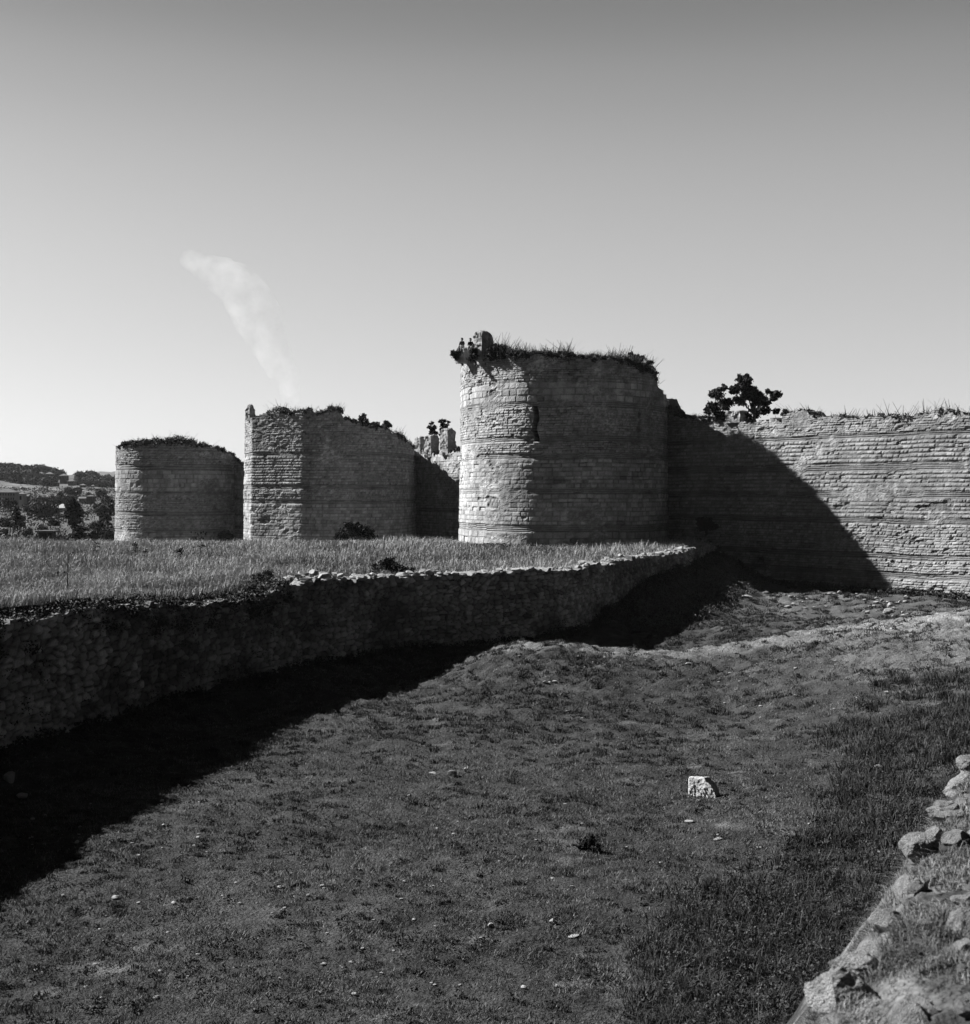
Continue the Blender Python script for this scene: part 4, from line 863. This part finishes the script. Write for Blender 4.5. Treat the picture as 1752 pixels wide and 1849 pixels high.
def person(loc, rz, label, lean=.05, head=.0):
    root = empty('person', loc, rz, label=label, cat='person')
    V = []; E = []; R = []
    def add(p, r_, par=None):
        V.append(p); R.append(r_); i = len(V)-1
        if par is not None: E.append((par, i))
        return i
    pel = add((0, 0, .10), .13); w = add((0, .01, .28), .115, pel); ch = add((0, -lean, .46), (.15, .11), w); nk = add((0, -lean*1.3, .60), .055, ch)
    n2 = add((0, -lean*1.6, .66), .055, nk); hd = add((0, -lean*1.9-.01, .74), .085, n2); ht = add((0, -lean*1.9, .83), .07, hd)
    for s_ in (-1, 1):
        sh = add((s_*.18, -lean*1.1, .545), .06, ch); el = add((s_*.25, -.06, .30), .042, sh); wr_ = add((s_*.17, -.26, .18), .028, el); pm = add((s_*.15, -.33, .165), (.036, .02), wr_)
        for f in range(4):
            a = add((s_*(.12+.02*f), -.38-.004*f, .165), .011, pm); b2 = add((s_*(.12+.021*f), -.405+.004*(f == 3), .145), .009, a); add((s_*(.12+.021*f), -.41+.006*f*(f == 3), .12), .008, b2)
        a = add((s_*.115, -.31, .16), .012, wr_); add((s_*.10, -.345, .155), .010, a)
        hp = add((s_*.10, -.05, .08), .09, pel); kn = add((s_*.14, -.45, .12), .062, hp); an = add((s_*.13, -.50, -.30), .04, kn); add((s_*.13, -.60, -.36), .035, an)
    body = skin_obj('body', V, E, R, M_SKIN, root)
    # face: nose, eyes, ears are raised on the head by small pieces joined in one mesh
    bm = bmesh.new()
    for (c, s3) in (((0, -.105-lean*1.9, .755), (.012, .02, .022)), ((-.03, -.088-lean*1.9, .775), (.012, .008, .007)), ((.03, -.088-lean*1.9, .775), (.012, .008, .007)), ((0, -.092-lean*1.9, .715), (.022, .008, .006)), ((-.088, -.01-lean*1.9, .755), (.01, .018, .028)), ((.088, -.01-lean*1.9, .755), (.01, .018, .028))):
        r0 = bmesh.ops.create_icosphere(bm, subdivisions=2, radius=1)['verts']
        for v_ in r0: v_.co = Vector((v_.co.x*s3[0]+c[0], v_.co.y*s3[1]+c[1], v_.co.z*s3[2]+c[2]))
    me = bpy.data.meshes.new('face'); bm.to_mesh(me); bm.free(); me.materials.append(M_SKIN); o = bpy.data.objects.new('face', me); COL.objects.link(o); o.parent = root
    hv = [(0, -lean*1.9+.01, .79), (0, -lean*1.9+.04, .85), (0, -lean*1.9+.06, .76)]; skin_obj('hair', hv, [(0, 1), (0, 2)], [.098, .075, .075], M_HAIR, root)
    sv = [(0, .01, .12), (0, .01, .28), (0, -lean, .46), (0, -lean*1.2, .575)]; se = [(0, 1), (1, 2), (2, 3)]; sr = [.15, .135, (.175, .135), .085]
    for s_ in (-1, 1):
        i = len(sv); sv += [(s_*.18, -lean*1.1, .545), (s_*.25, -.06, .32), (s_*.20, -.20, .22)]; se += [(2, i), (i, i+1), (i+1, i+2)]; sr += [.085, .065, .05]
    skin_obj('shirt', sv, se, sr, M_SHIRTD, root, 1)
    tv = [(0, 0, .10)]; te = []; tr = [.145]
    for s_ in (-1, 1):
        i = len(tv); tv += [(s_*.10, -.05, .08), (s_*.14, -.45, .12), (s_*.13, -.495, -.24)]; te += [(0, i), (i, i+1), (i+1, i+2)]; tr += [.105, .08, .062]
    skin_obj('trousers', tv, te, tr, M_CLOTHL, root)
    return root
person(at(835, 628, 118.6), -.5, 'person in a dark shirt and pale trousers sitting at the tower edge, the left one')
person(at(850.5, 629, 117.0), -.2, 'person in a dark shirt sitting between the tower bush and the parapet stub', lean=.12)

# ------------------------------------------------------------------ smoke drifting up behind the towers
def smoke():
    ctrl = [(527, 735, 11), (522, 700, 17), (510, 670, 22), (492, 625, 27), (468, 575, 34), (436, 530, 36), (398, 495, 30), (360, 475, 20), (330, 465, 12)]
    Ys = 520; V = []; Fq = []; K = 20; pts = [at(a, b_, Ys+i*4) for i, (a, b_, c) in enumerate(ctrl)]; rad = [c*1.25/F*Ys for _, _, c in ctrl]
    q = np.linspace(0, len(ctrl)-1, 40); P_ = np.array([tuple(p) for p in pts]); C_ = np.stack([np.interp(q, np.arange(len(ctrl)), P_[:, i]) for i in range(3)], 1); R_ = np.interp(q, np.arange(len(ctrl)), rad); R_[0] = R_[-1] = .3
    for i in range(40):
        t_ = C_[min(i+1, 39)]-C_[max(i-1, 0)]; t_ /= np.linalg.norm(t_); a = np.cross(t_, [0, 1, 0]); a /= np.linalg.norm(a); b_ = np.cross(t_, a)
        for k in range(K):
            th = 2*PI*k/K; r2 = R_[i]*(1+.35*float(fbm(np.array([i*.35+math.cos(th)*1.2]), np.array([math.sin(th)*1.2]), 4)[0])*2); V.append(C_[i]+(a*math.cos(th)+b_*math.sin(th))*r2)
    for i in range(39):
        for k in range(K): Fq.append((i*K+k, i*K+(k+1) % K, (i+1)*K+(k+1) % K, (i+1)*K+k))
    o = link_mesh('smoke', np.array(V), Fq, None, None, None, smooth=True)
    me = o.data; bm = bmesh.new(); bm.from_mesh(me); bmesh.ops.holes_fill(bm, edges=bm.edges[:], sides=0); bmesh.ops.recalc_face_normals(bm, faces=bm.faces[:]); bm.to_mesh(me); bm.free()
    m = bpy.data.materials.new('smoke'); m.use_nodes = True; t = m.node_tree; t.nodes.clear(); out = t.nodes.new('ShaderNodeOutputMaterial'); pv = t.nodes.new('ShaderNodeVolumePrincipled')
    tc = t.nodes.new('ShaderNodeTexCoord'); no = t.nodes.new('ShaderNodeTexNoise'); no.inputs['Scale'].default_value = .11; no.inputs['Detail'].default_value = 4; t.links.new(tc.outputs['Object'], no.inputs['Vector'])
    r_ = t.nodes.new('ShaderNodeMapRange'); r_.inputs['From Min'].default_value = .42; r_.inputs['From Max'].default_value = .62; r_.inputs['To Max'].default_value = .03; t.links.new(no.outputs['Fac'], r_.inputs['Value'])
    t.links.new(r_.outputs[0], pv.inputs['Density']); pv.inputs['Color'].default_value = (1, 1, 1, 1); t.links.new(pv.outputs[0], out.inputs['Volume']); me.materials.append(m)
    tag(o, 'thin pale smoke drifting up and left above the polygonal tower', 'smoke', kind='stuff')
smoke()

# ------------------------------------------------------------------ air
bm = bmesh.new(); bmesh.ops.create_cube(bm, size=1)
for v_ in bm.verts: v_.co = (v_.co.x*19000, v_.co.y*12000+3800, 95 if v_.co.z > 0 else -30)
me = bpy.data.meshes.new('haze'); bm.to_mesh(me); bm.free(); hz = bpy.data.objects.new('haze', me); COL.objects.link(hz)
m = bpy.data.materials.new('haze'); m.use_nodes = True; t = m.node_tree; t.nodes.clear(); ho = t.nodes.new('ShaderNodeOutputMaterial'); hv = t.nodes.new('ShaderNodeVolumePrincipled')
hv.inputs['Density'].default_value = 4e-5; hv.inputs['Color'].default_value = (.9, .9, .9, 1); t.links.new(hv.outputs[0], ho.inputs['Volume']); me.materials.append(m)
tag(hz, 'thin summer haze over the valley', 'haze', kind='stuff')
